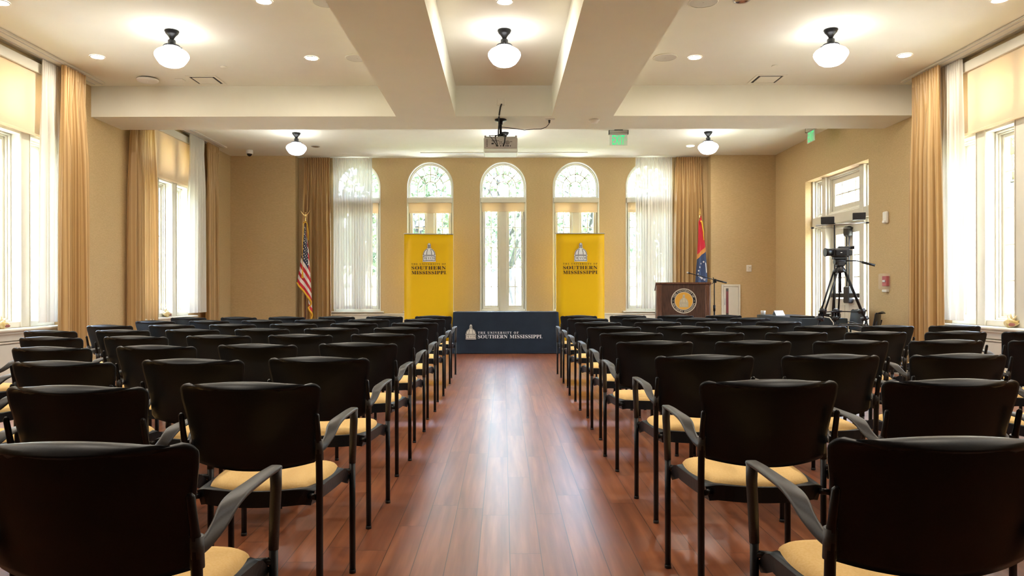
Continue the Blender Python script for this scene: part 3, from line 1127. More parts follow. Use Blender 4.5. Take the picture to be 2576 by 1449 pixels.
def make_chair(name, label, group, loc):
    t = thing(name, label, 'chair', loc, 0, group)
    # backrest: curved shell whose middle rolls rearward at the top into a broad lip
    cen = [(0.0, (0.004, 0.508)), (0.35, (-0.020, 0.615)), (0.68, (-0.034, 0.745)), (0.76, (-0.036, 0.783)), (0.81, (-0.038, 0.801)),
           (0.85, (-0.046, 0.8085)), (0.90, (-0.059, 0.8065)), (0.95, (-0.074, 0.798)), (1.0, (-0.084, 0.786))]
    edg = [(0.0, (0.030, 0.528)), (0.35, (0.012, 0.63)), (0.70, (-0.012, 0.74)), (0.85, (-0.018, 0.779)), (1.0, (-0.022, 0.807))]
    wid = [(0.0, (0.2165,)), (0.30, (0.2170,)), (0.5, (0.225,)), (0.75, (0.238,)), (1.0, (0.243,))]

    def bp(u, v):
        s = 2 * u - 1
        v = 1 - (1 - v) ** 1.35
        w = interp(wid, v)[0]
        r = 0.036
        dz = (1 - v) * 0.27
        if dz < r:
            w -= r - math.sqrt(max(0.0, r * r - (r - dz) ** 2))
        dz = v * 0.29
        r = 0.012
        if dz < r:
            w -= r - math.sqrt(max(0.0, r * r - (r - dz) ** 2))
        s = math.copysign(1 - (1 - abs(s)) ** 1.3, s)
        k = 1 - abs(s) ** 2.0
        a, b = interp(cen, v), interp(edg, v)
        y, z = a[0] * k + b[0] * (1 - k), a[1] * k + b[1] * (1 - k)
        y -= 0.026 * (1 - s * s) * (1 - v * 0.6)
        return (s * w, y, z)
    g = MB()
    g.slab(bp, 22, 22, 0.0085)
    g.build('backrest', PLAST, t)
    # seat pan
    def pan_outline(u, v):
        s = 2 * u - 1
        w = 0.205 + 0.030 * v
        y0 = 0.030 - 0.060 * (1 - s * s)
        y1 = 0.475 - 0.035 * s * s
        return s * w, y0 + (y1 - y0) * v

    def top(u, v):
        x, y = pan_outline(u, v)
        s = 2 * u - 1
        z = 0.440 - 0.012 * math.sin(PI * v) * (1 - s * s) - 0.05 * smooth(0.80, 1.0, v) - 0.010 * smooth(0.8, 1.0, abs(s))
        return (x, y, z)
    g = MB()
    g.slab(top, 14, 14, lambda u, v: 0.052 - 0.02 * smooth(0.8, 1, v))
    g.build('seat', PLAST, t)

    def cu_(u, v):
        a, b = 2 * u - 1, 2 * v - 1
        a, b = math.copysign(1 - (1 - abs(a)) ** 1.7, a), math.copysign(1 - (1 - abs(b)) ** 1.7, b)
        p, q = a * math.sqrt(1 - 0.25 * b * b), b * math.sqrt(1 - 0.25 * a * a)
        k = math.sqrt(1 - 0.25)
        p, q = p / (k ** 0.35), q / (k ** 0.35)
        x, y = pan_outline((p * 0.90 + 1) / 2, 0.5 + q * 0.435)
        h = (1 - abs(a) ** 6) ** 0.5 * (1 - abs(b) ** 6) ** 0.5
        zt = top((p * 0.90 + 1) / 2, 0.5 + q * 0.435)[2]
        return (x, y, zt - 0.004 + 0.030 * h)
    g = MB()
    g.grid(cu_, 18, 18, uv=False)
    g.build('cushion', PAD, t)
    for s in (-1, 1):
        g = MB()
        X = s * 0.2295
        g.tube([(X, 0.0, 0.012), (X, 0.0, 0.45), (X, -0.008, 0.60), (X, -0.016, 0.63), (X, -0.034, 0.700), (X, -0.036, 0.707)], [0.0122, 0.0122, 0.0120, 0.0098, 0.0092, 0.004], 10, 0)
        g.tube([(X, 0, 0), (X, 0, 0.014)], 0.0135, 10, 1)
        g.tube([(X * 0.96, 0.004, 0.415), (s * 0.19, 0.02, 0.415)], 0.011, 8, 0)
        g.build('leg', [BLKMET, DARKP], t)
    for s in (-1, 1):
        g = MB()
        X = s * 0.243
        g.tube([(X, 0.424, 0.012), (X, 0.424, 0.46)], 0.0122, 10, 0)
        g.tube([(X, 0.424, 0), (X, 0.424, 0.014)], 0.0135, 10, 1)
        g.tube([(X * 0.98, 0.42, 0.405), (s * 0.20, 0.41, 0.405)], 0.011, 8, 0)
        g.build('leg', [BLKMET, DARKP], t)
    for s in (-1, 1):
        g = MB()
        f = lambda x, y, z: (s * x, y, z)
        keys = [(f(0.227, -0.004, 0.580), 0.030, 0.020, s * -78), (f(0.236, 0.030, 0.588), 0.028, 0.016, s * -70), (f(0.243, 0.075, 0.610), 0.034, 0.014, s * -42),
                (f(0.243, 0.125, 0.634), 0.042, 0.013, s * -14), (f(0.243, 0.185, 0.645), 0.044, 0.013, 0), (f(0.244, 0.28, 0.648), 0.038, 0.013, 0),
                (f(0.246, 0.37, 0.650), 0.036, 0.013, 0), (f(0.247, 0.435, 0.648), 0.034, 0.014, 0)]
        blade(g, catmull(keys), 12)
        g.tube([f(0.249, 0.424, 0.648), f(0.248, 0.430, 0.60), f(0.245, 0.428, 0.53), f(0.243, 0.424, 0.435)], [0.0165, 0.0155, 0.0150, 0.0135], 10)
        g.tube([f(0.2295, -0.001, 0.545), f(0.2295, -0.007, 0.612)], 0.0148, 10)
        g.build('armrest', ARMP, t)
    return t


LEFT = [
    [(-0.860, 1.530)],
    [(-0.854, 2.515), (-1.393, 2.435), (-1.925, 2.355)],
    [(-0.865, 3.487), (-1.418, 3.397), (-1.955, 3.307), (-2.480, 3.217)],
    [(-0.874, 4.470), (-1.446, 4.370), (-1.995, 4.270), (-2.535, 4.170), (-3.070, 4.070)],
    [(-0.889, 5.480), (-1.473, 5.390), (-2.033, 5.300), (-2.580, 5.210), (-3.120, 5.120), (-3.650, 5.030)],
    [(-0.893, 6.470), (-1.478, 6.380), (-2.045, 6.290), (-2.597, 6.200), (-3.135, 6.110), (-3.675, 6.020)],
    [(-0.897, 7.510), (-1.490, 7.410), (-2.069, 7.310), (-2.631, 7.210), (-3.178, 7.110), (-3.720, 7.010)],
    [(-0.908, 8.580), (-1.538, 8.480), (-2.128, 8.380), (-2.695, 8.280), (-3.245, 8.180), (-3.791, 8.080)],
    [(-0.906, 9.610), (-1.527, 9.530), (-2.125, 9.450), (-2.737, 9.370), (-3.316, 9.290), (-3.911, 9.210)]]
RIGHT = [
    [(0.920, 1.570)],
    [(0.912, 2.560), (1.543, 2.570), (2.181, 2.580)],
    [(0.963, 3.560), (1.576, 3.580), (2.203, 3.600), (2.826, 3.620)],
    [(0.933, 4.580), (1.548, 4.600), (2.163, 4.620), (2.768, 4.640), (3.404, 4.660)],
    [(0.960, 5.560), (1.575, 5.580), (2.213, 5.600), (2.822, 5.620), (3.440, 5.640), (4.036, 5.660)],
    [(0.973, 6.530), (1.590, 6.560), (2.208, 6.590), (2.829, 6.620), (3.447, 6.650), (4.067, 6.680)],
    [(0.963, 7.540), (1.577, 7.570), (2.208, 7.600), (2.834, 7.630)],
    [(0.979, 8.600), (1.621, 8.630), (2.262, 8.660), (2.894, 8.690)],
    [(0.980, 9.620), (1.624, 9.650), (2.249, 9.680), (2.886, 9.710)]]
ROWN = ['nearest row', 'second row from the camera', 'third row from the camera', 'fourth row from the camera', 'fifth row from the camera',
        'fourth row from the draped table', 'third row from the draped table', 'second row from the draped table', 'front row by the draped table']
COLN = ['aisle seat', 'second from the aisle', 'third from the aisle', 'fourth from the aisle', 'fifth from the aisle', 'sixth from the aisle']
proto = None
for side, rows in (('left', LEFT), ('right', RIGHT)):
    for r, row in enumerate(rows):
        for c, (x, y) in enumerate(row):
            if side == 'left':
                rz = -(0.02 + 0.024 * c) - rnd.uniform(0, 0.012)
            else:
                rz = 0.012 + 0.006 * c + rnd.uniform(-0.01, 0.01)
            label = 'black armchair, %s block, %s, %s' % (side, ROWN[r], COLN[c])
            grp = '%s block of audience armchairs' % side
            if proto is None:
                proto = make_chair('armchair', label, grp, (x, y, 0))
                proto.rotation_euler.z = rz
            else:
                dup(proto, (x, y, 0), rz, label, grp)
for x, y, rz, label in ((4.72, 9.36, 57, 'black armchair turned sideways at the right end of the equipment table, near the wall'),
                        (5.13, 10.72, 86, 'black armchair farther back at the equipment table, behind the tripod')):
    o = dup(proto, (x, y, 0), math.radians(rz), label, 'armchairs at the equipment table')
    o.scale = (1.06, 1.06, 1.06)


# ------------------------------------------------------------------ ceiling fittings
def make_lamp(label, loc):
    t = thing('schoolhouse_lamp', label, 'ceiling lamp', loc, 0, 'schoolhouse ceiling lamps')
    g = MB()
    g.lathe([(0, -0.001), (0.070, -0.001), (0.071, -0.012), (0.064, -0.020), (0.062, -0.030), (0.050, -0.042), (0.036, -0.058), (0.024, -0.078), (0.020, -0.095), (0.0, -0.095)])
    g.build('canopy', BLKMET, t)
    g = MB()
    g.lathe([(0.0, -0.092), (0.030, -0.094), (0.038, -0.102), (0.038, -0.135), (0.046, -0.140), (0.074, -0.150), (0.082, -0.158), (0.084, -0.168), (0.078, -0.168), (0.0, -0.160)])
    for k in range(3):
        a = 2 * PI * k / 3 + 0.5
        g.tube([(0.080 * math.cos(a), 0.080 * math.sin(a), -0.162), (0.098 * math.cos(a), 0.098 * math.sin(a), -0.162)], 0.004, 6)
    g.build('fitter', BLKMET, t)
    g = MB()
    g.lathe([(0.070, -0.160), (0.080, -0.176), (0.112, -0.192), (0.145, -0.212), (0.164, -0.236), (0.168, -0.258), (0.160, -0.280), (0.140, -0.312), (0.118, -0.340),
             (0.085, -0.360), (0.050, -0.370), (0.0, -0.374)], n=36)
    g.build('glass_shade', GLOBE, t)
    return t


LAMPS = [(-3.38, 7.55, 'schoolhouse ceiling lamp lit over the left block of chairs'), (0.016, 7.55, 'schoolhouse ceiling lamp lit in the centre channel between the beams'),
         (3.35, 7.55, 'schoolhouse ceiling lamp lit over the right block of chairs'), (-3.46, 12.38, 'schoolhouse ceiling lamp beyond the cross beam, near the dome camera'),
         (-3.38, 2.72, 'added unseen ceiling lamp above the nearest rows on the left'), (0.016, 2.72, 'added unseen ceiling lamp above the near end of the aisle'), (3.35, 2.72, 'added unseen ceiling lamp above the nearest rows on the right'),  # this row is added out of view to light the nearest chairs
         (3.43, 12.36, 'schoolhouse ceiling lamp beyond the cross beam, on the lectern side'), (0.03, 12.38, 'schoolhouse ceiling lamp hidden behind the projector')]
lp = None
for x, y, lab in LAMPS:
    if lp is None:
        lp = make_lamp(lab, (x, y, CEIL))
    else:
        dup(lp, (x, y, CEIL), 0, lab)


def downlight(x, y, label, on=True, rad=0.078):
    t = thing('recessed_downlight', label, 'downlight', (x, y, CEIL), 0, 'recessed ceiling downlights')
    g = MB()
    g.lathe([(rad, -0.0005), (rad + 0.004, -0.004), (rad, -0.008), (rad - 0.012, -0.009), (rad - 0.016, -0.004)], n=28)
    g.build('trim_ring', WHITEP if on else SILVER, t)
    g = MB()
    g.lathe([(rad - 0.015, -0.006), (rad * 0.5, -0.004), (0.0, -0.004)] if on else [(rad - 0.015, -0.006), (rad * 0.6, -0.002), (0.0, -0.001)], n=28)
    g.build('lens', LED if on else LEDOFF, t)


for x, y, lab, on in ((-4.59, 8.37, 'lit recessed downlight at far left, beside the left schoolhouse lamp', True), (-2.18, 8.43, 'lit recessed downlight between the left lamp and the long beam', True),
                      (2.19, 8.43, 'lit recessed downlight between the right ceiling speaker and the right lamp', True), (4.55, 8.37, 'lit recessed downlight at far right, near the right drapes', True),
                      (-4.62, 6.80, 'recessed downlight at the top left corner of the view', True), (-2.19, 6.78, 'recessed downlight at the top edge, left of the long beams', True),
                      (0.02, 6.80, 'recessed downlight at the top edge in the centre channel', True), (2.19, 6.78, 'unlit recessed downlight with a mirror reflector at the top edge', False),
                      (4.56, 6.78, 'recessed downlight at the top right corner of the view', True), (3.43, 13.53, 'lit recessed downlight beside the rear right lamp', True),
                      (-3.43, 13.53, 'unlit recessed downlight beside the rear left lamp', False)):
    downlight(x, y, lab, on)
for y, row in ((4.6, 'over the fourth row'), (2.4, 'over the second row')):  # unseen rows added to brighten the near floor and cushions
    for x, lab in ((-4.6, 'along the left wall'), (-2.19, 'above the left block'), (2.19, 'above the right block'), (4.56, 'along the right wall')):
        downlight(x, y, 'added unseen downlight %s, %s' % (row, lab))

for x, y, lab in ((-1.66, 8.43, 'round ceiling speaker partly behind the left long beam'), (1.85, 8.43, 'round ceiling speaker beside the right long beam, farther one'),
                  (1.85, 6.82, 'round ceiling speaker at the top edge, right of the beams'), (-1.62, 6.80, 'round ceiling speaker at the top edge, left of the beams')):
    t = thing('ceiling_speaker', lab, 'ceiling speaker', (x, y, CEIL), 0, 'round ceiling speakers')
    g = MB()
    g.lathe([(0.138, -0.0005), (0.140, -0.006), (0.134, -0.010), (0.126, -0.009)], n=32)
    g.build('rim', PAINT, t)
    g = MB()
    g.lathe([(0.127, -0.007), (0.06, -0.009), (0.0, -0.009)], n=32)
    g.lathe([(0.008, -0.0095), (0.0, -0.0105)], n=10, mi=1)
    g.build('grille', [noisy('speaker_grille', (0.60, 0.58, 0.51), (0.66, 0.64, 0.57), 300, rough=0.7), GREYP], t)

for x, y, lab in ((-3.73, 9.30, 'square ceiling vent on the left, in front of the cross beam'), (3.32, 9.30, 'square ceiling vent on the right, in front of the cross beam')):
    t = thing('ceiling_vent', lab, 'air vent', (x, y, CEIL), 0, 'square ceiling vents')
    g = MB()
    for a0, a1, b0, b1 in ((-0.19, 0.19, -0.19, -0.155), (-0.19, 0.19, 0.155, 0.19), (-0.19, -0.155, -0.155, 0.155), (0.155, 0.19, -0.155, 0.155)):
        g.rbox(a0, a1, b0, b1, -0.008, -0.0005, 0.003)
    g.build('frame', PAINT, t)
    g = MB()
    g.box(-0.155, 0.155, -0.155, 0.155, -0.003, -0.001)
    g.build('dark_slot', SLOT, t)
    g = MB()
    g.rbox(-0.128, 0.128, -0.128, 0.128, -0.012, -0.004, 0.003)
    g.build('centre_panel', PAINT, t)

t = thing('wireless_access_point', 'white rounded wireless access point on the ceiling, left of the square vent', 'access point', (-4.43, 9.22, CEIL))
g = MB()
g.lathe([(0.0, -0.0005), (0.10, -0.0005), (0.105, -0.012)], n=28, mi=1)
g.lathe([(0.105, -0.012), (0.128, -0.016), (0.130, -0.028), (0.118, -0.040), (0.07, -0.046), (0.0, -0.047)], n=28)
g.build('housing', [WHITEP, SLOT], t)
g = MB()
g.lathe([(0.004, -0.047), (0.0, -0.049)], n=8)
g.build('status_light', mat('lit_status', (0.9, 1, 0.9), 0.4, emit=1.0), t)

for x, y, lab in ((-3.30, 8.75, 'small concealed sprinkler cover near the left vent'), (-0.05, 8.85, 'small concealed sprinkler cover in the centre channel'),
                  (3.22, 8.75, 'small concealed sprinkler cover near the right vent')):
    g = MB()
    g.lathe([(0.036, -0.0005), (0.040, -0.006), (0.036, -0.010), (0.0, -0.010)], n=20)
    o = g.build('sprinkler_cover', PAINT, loc=(x, y, CEIL))
    tag(o, lab, 'sprinkler cover', 'concealed sprinkler covers')
g = MB()
g.rbox(-0.05, 0.05, -0.05, 0.05, -0.012, -0.0005, 0.004)
tag(g.build('cover_plate', PAINT, loc=(-4.05, 9.28, CEIL)), 'small blank cover plate between access point and vent', 'cover plate')

t = thing('dome_camera', 'white dome security camera on the ceiling at the left rear', 'security camera', (-4.75, 13.85, CEIL))
g = MB()
g.lathe([(0.0, -0.0005), (0.062, -0.0005), (0.064, -0.02), (0.066, -0.060), (0.060, -0.072), (0.045, -0.074)], n=24)
g.build('housing', WHITEP, t)
g = MB()
g.lathe([(0.048, -0.066), (0.046, -0.085), (0.034, -0.108), (0.016, -0.120), (0.0, -0.122)], n=20)
g.build('dome_lens', mat('smoked_dome', (0.01, 0.01, 0.012), 0.08), t)

t = thing('smoke_detector', 'small smoke detector under the cross beam, left of the exit sign', 'smoke detector', (1.205, 9.78, BZ))
g = MB()
g.lathe([(0.0, -0.0005), (0.070, -0.0005), (0.072, -0.012), (0.060, -0.018)], n=24)
g.build('base_plate', WHITEP, t)
g = MB()
g.lathe([(0.060, -0.018), (0.056, -0.026), (0.044, -0.046), (0.02, -0.052), (0.0, -0.053)], n=24)
g.build('sensor_cap', WHITEP, t)

# recessed projection screen housing in the rear ceiling
g = MB()
g.rbox(-1.58, 1.62, 14.12, 14.30, CEIL - 0.012, CEIL - 0.0005, 0.004)
g.box(-1.52, 1.56, 14.17, 14.25, CEIL - 0.0128, CEIL - 0.011, 1)
tag(g.build('projection_screen_housing', [PAINT, TRACKM]), 'long white projection screen housing set in the rear ceiling', 'screen housing')


# ------------------------------------------------------------------ exit signs
def exit_sign(label, loc, rz):
    t = thing('exit_sign', label, 'exit sign', loc, rz, 'green exit signs')
    g = MB()
    g.rbox(-0.155, 0.155, -0.028, 0.028, -0.075, -0.010, 0.006)
    g.rbox(-0.07, 0.07, -0.026, 0.026, -0.011, -0.0005, 0.002, 1)
    for s in (-1, 1):
        g.rbox(s * 0.156 - 0.005, s * 0.156 + 0.005, -0.030, 0.030, -0.078, -0.008, 0.002, 1)
    g.box(-0.150, 0.150, -0.0295, -0.027, -0.052, -0.048, 1)
    g.build('housing', [SILVER, DARKP], t)
    g = MB()
    g.box(-0.147, 0.147, -0.004, 0.004, -0.255, -0.075)
    g.build('sign_plate', CLEARP, t)
    g = MB()
    for s in (-1, 1):
        put_text(g, 'EXIT', (0, s * 0.0055, -0.242), (-s, 0, 0), (0, 0, 1), 0.152, 0.205, center=True)
        g.poly([(0.125, 0.0), (0.138, 0.010), (0.125, 0.020)], (0, s * 0.0055, -0.175), (1, 0, 0), (0, 0, 1))
    g.build('green_letters', EXITG, t)
    return t


exit_sign('green exit sign facing the chairs, right of the projector', (1.905, 12.2, CEIL), 0)
exit_sign('green exit sign hung edge-on near the right wall door', (4.98, 11.95, CEIL), PI / 2)

# ------------------------------------------------------------------ projector
PXc, PYc = -0.03, 9.76
t = thing('projector', 'grey and white projector hanging upside down below the cross beam', 'projector', (PXc, PYc, 2.93))
g = MB()
g.rbox(-0.222, 0.222, -0.15, 0.19, 0.0, 0.195, 0.012)
g.rbox(-0.205, 0.205, -0.13, 0.17, 0.195, 0.212, 0.004, 1)
for s in (-1, 1):
    g.rbox(s * 0.20 - 0.012, s * 0.20 + 0.012, -0.135, -0.10, 0.19, 0.226, 0.003, 1)
g.build('body', [mat('pale_projector_shell', (0.74, 0.77, 0.68), 0.4), GREYP], t)
g = MB()
g.rbox(-0.214, 0.214, -0.158, -0.148, 0.052, 0.188, 0.004)
for x, z, w, h in ((-0.105, 0.115, 0.03, 0.018), (-0.045, 0.085, 0.03, 0.016), (-0.01, 0.135, 0.012, 0.010), (0.01, 0.135, 0.012, 0.010), (-0.01, 0.112, 0.012, 0.01), (0.018, 0.112, 0.012, 0.01),
                   (0.0, 0.085, 0.018, 0.012), (0.07, 0.085, 0.012, 0.012), (0.095, 0.085, 0.02, 0.014), (0.125, 0.085, 0.009, 0.018), (0.135, 0.14, 0.03, 0.006), (-0.07, 0.15, 0.10, 0.006)):
    g.box(x - w / 2, x + w / 2, -0.160, -0.157, z - h / 2, z + h / 2, 1)
for k in range(5):
    g.box(-0.182, -0.172, -0.160, -0.157, 0.075 + k * 0.02, 0.087 + k * 0.02, 1)
Ty = lambda x, y, z: (0.090 + x, -0.1585 - z, 0.128 + y)
g.lathe([(0.028, 0.0), (0.026, 0.003), (0.0, 0.003)], n=20, mi=2, T=Ty)
g.build('rear_panel', [GREYP, SLOT, mat('speaker_mesh_grey', (0.28, 0.26, 0.23), 0.7)], t)
t = thing('projector_mount', 'black ceiling mount pole holding the projector under the beam', 'projector mount', (PXc, PYc, BZ))
g = MB()
g.lathe([(0.0, -0.0005), (0.078, -0.0005), (0.080, -0.012), (0.074, -0.020), (0.030, -0.026), (0.026, -0.046), (0.0, -0.046)], n=28)
g.build('ceiling_plate', BLKMET, t)
g = MB()
g.tube([(0, 0, -0.03), (0, 0, -0.20)], 0.017, 12)
g.tube([(0, 0, -0.05), (0, 0, -0.066)], 0.025, 12)
g.build('pole', BLKMET, t)
g = MB()
g.rbox(-0.035, 0.035, -0.045, 0.045, -0.226, -0.196, 0.006)
for sx in (-1, 1):
    for sy in (-1, 1):
        g.tube([(sx * 0.03, sy * 0.04, -0.212), (sx * 0.07, sy * 0.09, -0.235), (sx * 0.075, sy * 0.095, -0.250)], 0.007, 6)
g.build('bracket', BLKMET, t)
t = thing('projector_cable', 'black projector cables bundled along the mount pole from the beam face', 'cable')
g = MB()
g.tube([(PXc + 0.012, 9.55, 3.545), (PXc - 0.002, 9.535, 3.50), (PXc - 0.015, 9.55, 3.43), (PXc - 0.022, 9.60, 3.38), (PXc - 0.022, 9.70, 3.31), (PXc - 0.030, 9.735, 3.24), (PXc - 0.03, 9.72, 3.17)], 0.010, 8)
g.tube([(PXc - 0.03, 9.72, 3.18), (PXc - 0.06, 9.68, 3.165), (PXc - 0.07, 9.605, 3.12), (PXc - 0.045, 9.588, 3.04), (PXc - 0.045, 9.595, 3.018)], 0.005, 8)
g.tube([(PXc - 0.03, 9.72, 3.17), (PXc + 0.03, 9.68, 3.19), (PXc + 0.06, 9.60, 3.15), (PXc + 0.05, 9.585, 3.06), (PXc + 0.03, 9.590, 3.005)], 0.008, 8)
g.tube([(PXc - 0.05, 9.68, 3.17), (PXc - 0.12, 9.66, 3.16), (PXc - 0.15, 9.63, 3.155), (PXc - 0.12, 9.60, 3.12), (PXc - 0.05, 9.592, 3.02)], 0.004, 8)
g.build('cable_bundle', DARKP, t)
g = MB()
g.rbox(PXc - 0.045, PXc + 0.055, 9.555, 9.569, 3.53, 3.62, 0.004)
g.rbox(PXc - 0.025, PXc + 0.035, 9.548, 9.557, 3.545, 3.605, 0.003)
g.build('wall_plate', PAINT, t)
t = thing('power_cord', 'thin black power cord looping from the mount to a beam outlet', 'cord')
g = MB()
ps = [(PXc + 0.017, 9.745, 3.29), (0.15, 9.70, 3.262), (0.28, 9.70, 3.242), (0.40, 9.70, 3.252), (0.50, 9.72, 3.258), (0.57, 9.745, 3.29), (0.605, 9.755, 3.33), (0.612, 9.76, 3.36)]
g.tube(ps, 0.0045, 8)
g.build('cord', DARKP, t)
g = MB()
g.tube([(0.612, 9.76, 3.345), (0.612, 9.76, 3.385)], [0.010, 0.016], 10)
g.build('plug', DARKP, t)
g = MB()
g.rbox(0.555, 0.685, 9.71, 9.79, BZ - 0.008, BZ - 0.0005, 0.003)
g.rbox(0.570, 0.60, 9.735, 9.765, BZ - 0.012, BZ - 0.007, 0.002)
g.rbox(0.635, 0.672, 9.735, 9.765, BZ - 0.012, BZ - 0.007, 0.002)
tag(g.build('beam_outlet', WHITEP), 'white power outlet under the cross beam right of the projector', 'outlet')


# ------------------------------------------------------------------ banners, table
def banner(label, x0, x1, y, ztop, tilt):
    t = thing('pull_up_banner', label, 'banner', ((x0 + x1) / 2, y, 0), 0, 'yellow pull-up banners')
    w = (x1 - x0)
    g = MB()
    g.slab(lambda u, v: ((u - 0.5) * w, 0.004 * math.sin(PI * u) + 0.01 * v, 0.085 + v * (ztop - 0.095) + tilt * (u - 0.5) * v), 6, 12, 0.002)
    g.build('printed_sheet', YEL, t)
    g = MB()
    g.rbox(-w / 2 - 0.01, w / 2 + 0.01, 0.0, 0.022, ztop - 0.014, ztop + 0.006, 0.004, T=lambda x, yy, z: (x, yy, z + tilt * x / w))
    g.build('top_rail', SILVER, t)
    g = MB()
    g.rbox(-w / 2 - 0.015, w / 2 + 0.015, -0.06, 0.08, 0.015, 0.095, 0.015)
    for s in (-1, 1):
        g.rbox(s * w * 0.36 - 0.02, s * w * 0.36 + 0.02, -0.16, 0.16, 0.0, 0.016, 0.004)
    g.tube([(0, 0.05, 0.09), (0, 0.035, ztop - 0.01)], 0.009, 8)
    g.build('base_cassette', SILVER, t)
    g = MB()
    n = (0, -1, 0)
    dome_logo(g, (0.01, -0.0045, 1.70), (1, 0, 0), (0, 0, 1), n, 0.25 / 330, 0, 1)
    g.build('dome_emblem', [PRINTW, INKBLK], t)
    g = MB()
    lw = 0.655
    put_text(g, serif('THE UNIVERSITY OF'), (0.0, -0.0045, 1.640), (1, 0, 0), (0, 0, 1), 0.033, lw, 0, 1.5, True)
    put_text(g, serif('SOUTHERN'), (0.0, -0.0045, 1.550), (1, 0, 0), (0, 0, 1), 0.067, lw, 0, 1.1, True)
    put_text(g, serif('MISSISSIPPI'), (0.0, -0.0045, 1.460), (1, 0, 0), (0, 0, 1), 0.067, lw, 0, 1.1, True)
    g.poly([(0, 0), (0.008, 0), (0.008, 0.008), (0, 0.008)], (lw / 2 + 0.006, -0.0045, 1.462), (1, 0, 0), (0, 0, 1))
    g.build('lettering', INK, t)


banner('yellow pull-up banner with white dome, left of the draped table', -1.888, -0.955, 14.10, 2.235, -0.012)
banner('yellow pull-up banner with white dome, right of the draped table', 1.008, 1.930, 14.10, 2.240, 0.0)

t = thing('draped_table', 'table under a fitted navy cloth printed with white lettering, end of aisle', 'table', (0.045, 13.7, 0))
g = MB()
TWD, TDP, TH = 0.955, 0.30, 0.757


def cloth_pt(u, v):
    # u runs round the table, v from the top edge (0) to the floor (1)
    per = [(-TWD, -TDP), (TWD, -TDP), (TWD, TDP), (-TWD, TDP)]
    k = u * 4
    i = int(min(3, k))
    f = k - i
    a, b = per[i], per[(i + 1) % 4]
    x, y = a[0] + (b[0] - a[0]) * f, a[1] + (b[1] - a[1]) * f
    corner = max(0.0, 1 - min(f, 1 - f) * (2 if i % 2 == 0 else 1) / 0.10)
    fl_ = 1 + (0.012 + 0.03 * corner) * v
    sag = 0.010 * math.sin(f * PI * 9 + i) * v * (0.25 if i == 0 else 1.0)
    return (x * fl_, y * (1 + (0.02 + 0.10 * corner) * v) - sag, TH - 0.004 - v * (TH - 0.012))


g.grid(cloth_pt, 120, 16, uv=False)
g.rbox(-TWD, TWD, -TDP, TDP, TH - 0.02, TH, 0.008)
g.build('tablecloth', CLOTH, t)
g = MB()
YF = -TDP - 0.022
dome_logo(g, (-0.632, YF, 0.263), (1, 0, 0), (0, 0, 1), (0, -1, 0), 0.190 / 330, 0, 1)
g.build('dome_emblem', [PRINTC, INKBLK], t)
g = MB()
put_text(g, serif('THE UNIVERSITY OF'), (-0.505, YF, 0.362), (1, 0, 0), (0, 0, 1), 0.042, 0.735, 0, 1.4)
put_text(g, serif('SOUTHERN'), (-0.505, YF, 0.280), (1, 0, 0), (0, 0, 1), 0.066, 0.535, 0, 1.0)
put_text(g, serif('MISSISSIPPI'), (0.07, YF, 0.280), (1, 0, 0), (0, 0, 1), 0.066, 0.575, 0, 1.0)
g.poly([(0, 0), (0.008, 0), (0.008, 0.008), (0, 0.008)], (0.652, YF, 0.282), (1, 0, 0), (0, 0, 1))
g.build('lettering', PRINTW, t)
for sx in (-1, 1):
    for sy in (-1, 1):
        g = MB()
        g.tube([(sx * 0.82, sy * 0.22, 0), (sx * 0.82, sy * 0.22, 0.735)], 0.014, 8)
        g.build('leg', BLKMET, t)


# ------------------------------------------------------------------ lectern and microphone
t = thing('lectern', 'dark wood lectern bearing a round gold and black seal', 'lectern', (2.80, 11.5, 0), math.radians(-9.5) * -1 * -1)
g = MB()
LW2 = 0.41
g.box(-LW2 + 0.075, LW2 - 0.075, 0.012, 0.03, 0.06, 1.235)
g.build('front_panel', WOOD, t)
g = MB()
for s in (-1, 1):
    a0, a1 = sorted((s * LW2, s * (LW2 - 0.080)))
    g.rbox(a0, a1, 0.0, 0.055, 0.05, 1.235, 0.008)
    for k in range(3):
        xx = s * (LW2 - 0.018 - k * 0.02)
        g.tube([(xx, 0.0, 0.08), (xx, 0.0, 1.20)], 0.006, 6)
g.build('corner_post', WOOD2, t)
for s in (-1, 1):
    g = MB()
    a0, a1 = sorted((s * LW2, s * (LW2 - 0.02)))
    v = [(a0, 0.056, 0.05), (a0, 0.50, 0.05), (a0, 0.50, 1.13), (a0, 0.056, 1.235)]
    v += [(a1, y, z) for _, y, z in v]
    g.add(v, [(0, 3, 2, 1), (4, 5, 6, 7), (0, 1, 5, 4), (1, 2, 6, 5), (2, 3, 7, 6), (3, 0, 4, 7)])
    g.build('side_panel', WOOD, t)
g = MB()
v = [(-LW2 - 0.012, -0.012, 1.238), (LW2 + 0.012, -0.012, 1.238), (LW2 + 0.012, 0.52, 1.135), (-LW2 - 0.012, 0.52, 1.135)]
v += [(x, y, z + 0.026) for x, y, z in v]
g.add(v, [(3, 2, 1, 0), (4, 5, 6, 7), (0, 1, 5, 4), (1, 2, 6, 5), (2, 3, 7, 6), (3, 0, 4, 7)])
g.build('sloped_top', WOOD2, t)
g = MB()
g.rbox(-LW2 - 0.01, LW2 + 0.01, -0.01, 0.51, 0.0, 0.06, 0.008)
g.build('plinth', WOOD, t)
SC = (0.008, 0.0085, 0.975)
g = MB()


def disc(mb, r, y, mi, n=48, th=0.0):
    mb.poly([(r * math.cos(2 * PI * k / n), r * math.sin(2 * PI * k / n)) for k in range(n)], (SC[0], y, SC[2]), (1, 0, 0), (0, 0, 1), mi, th, (0, -1, 0))


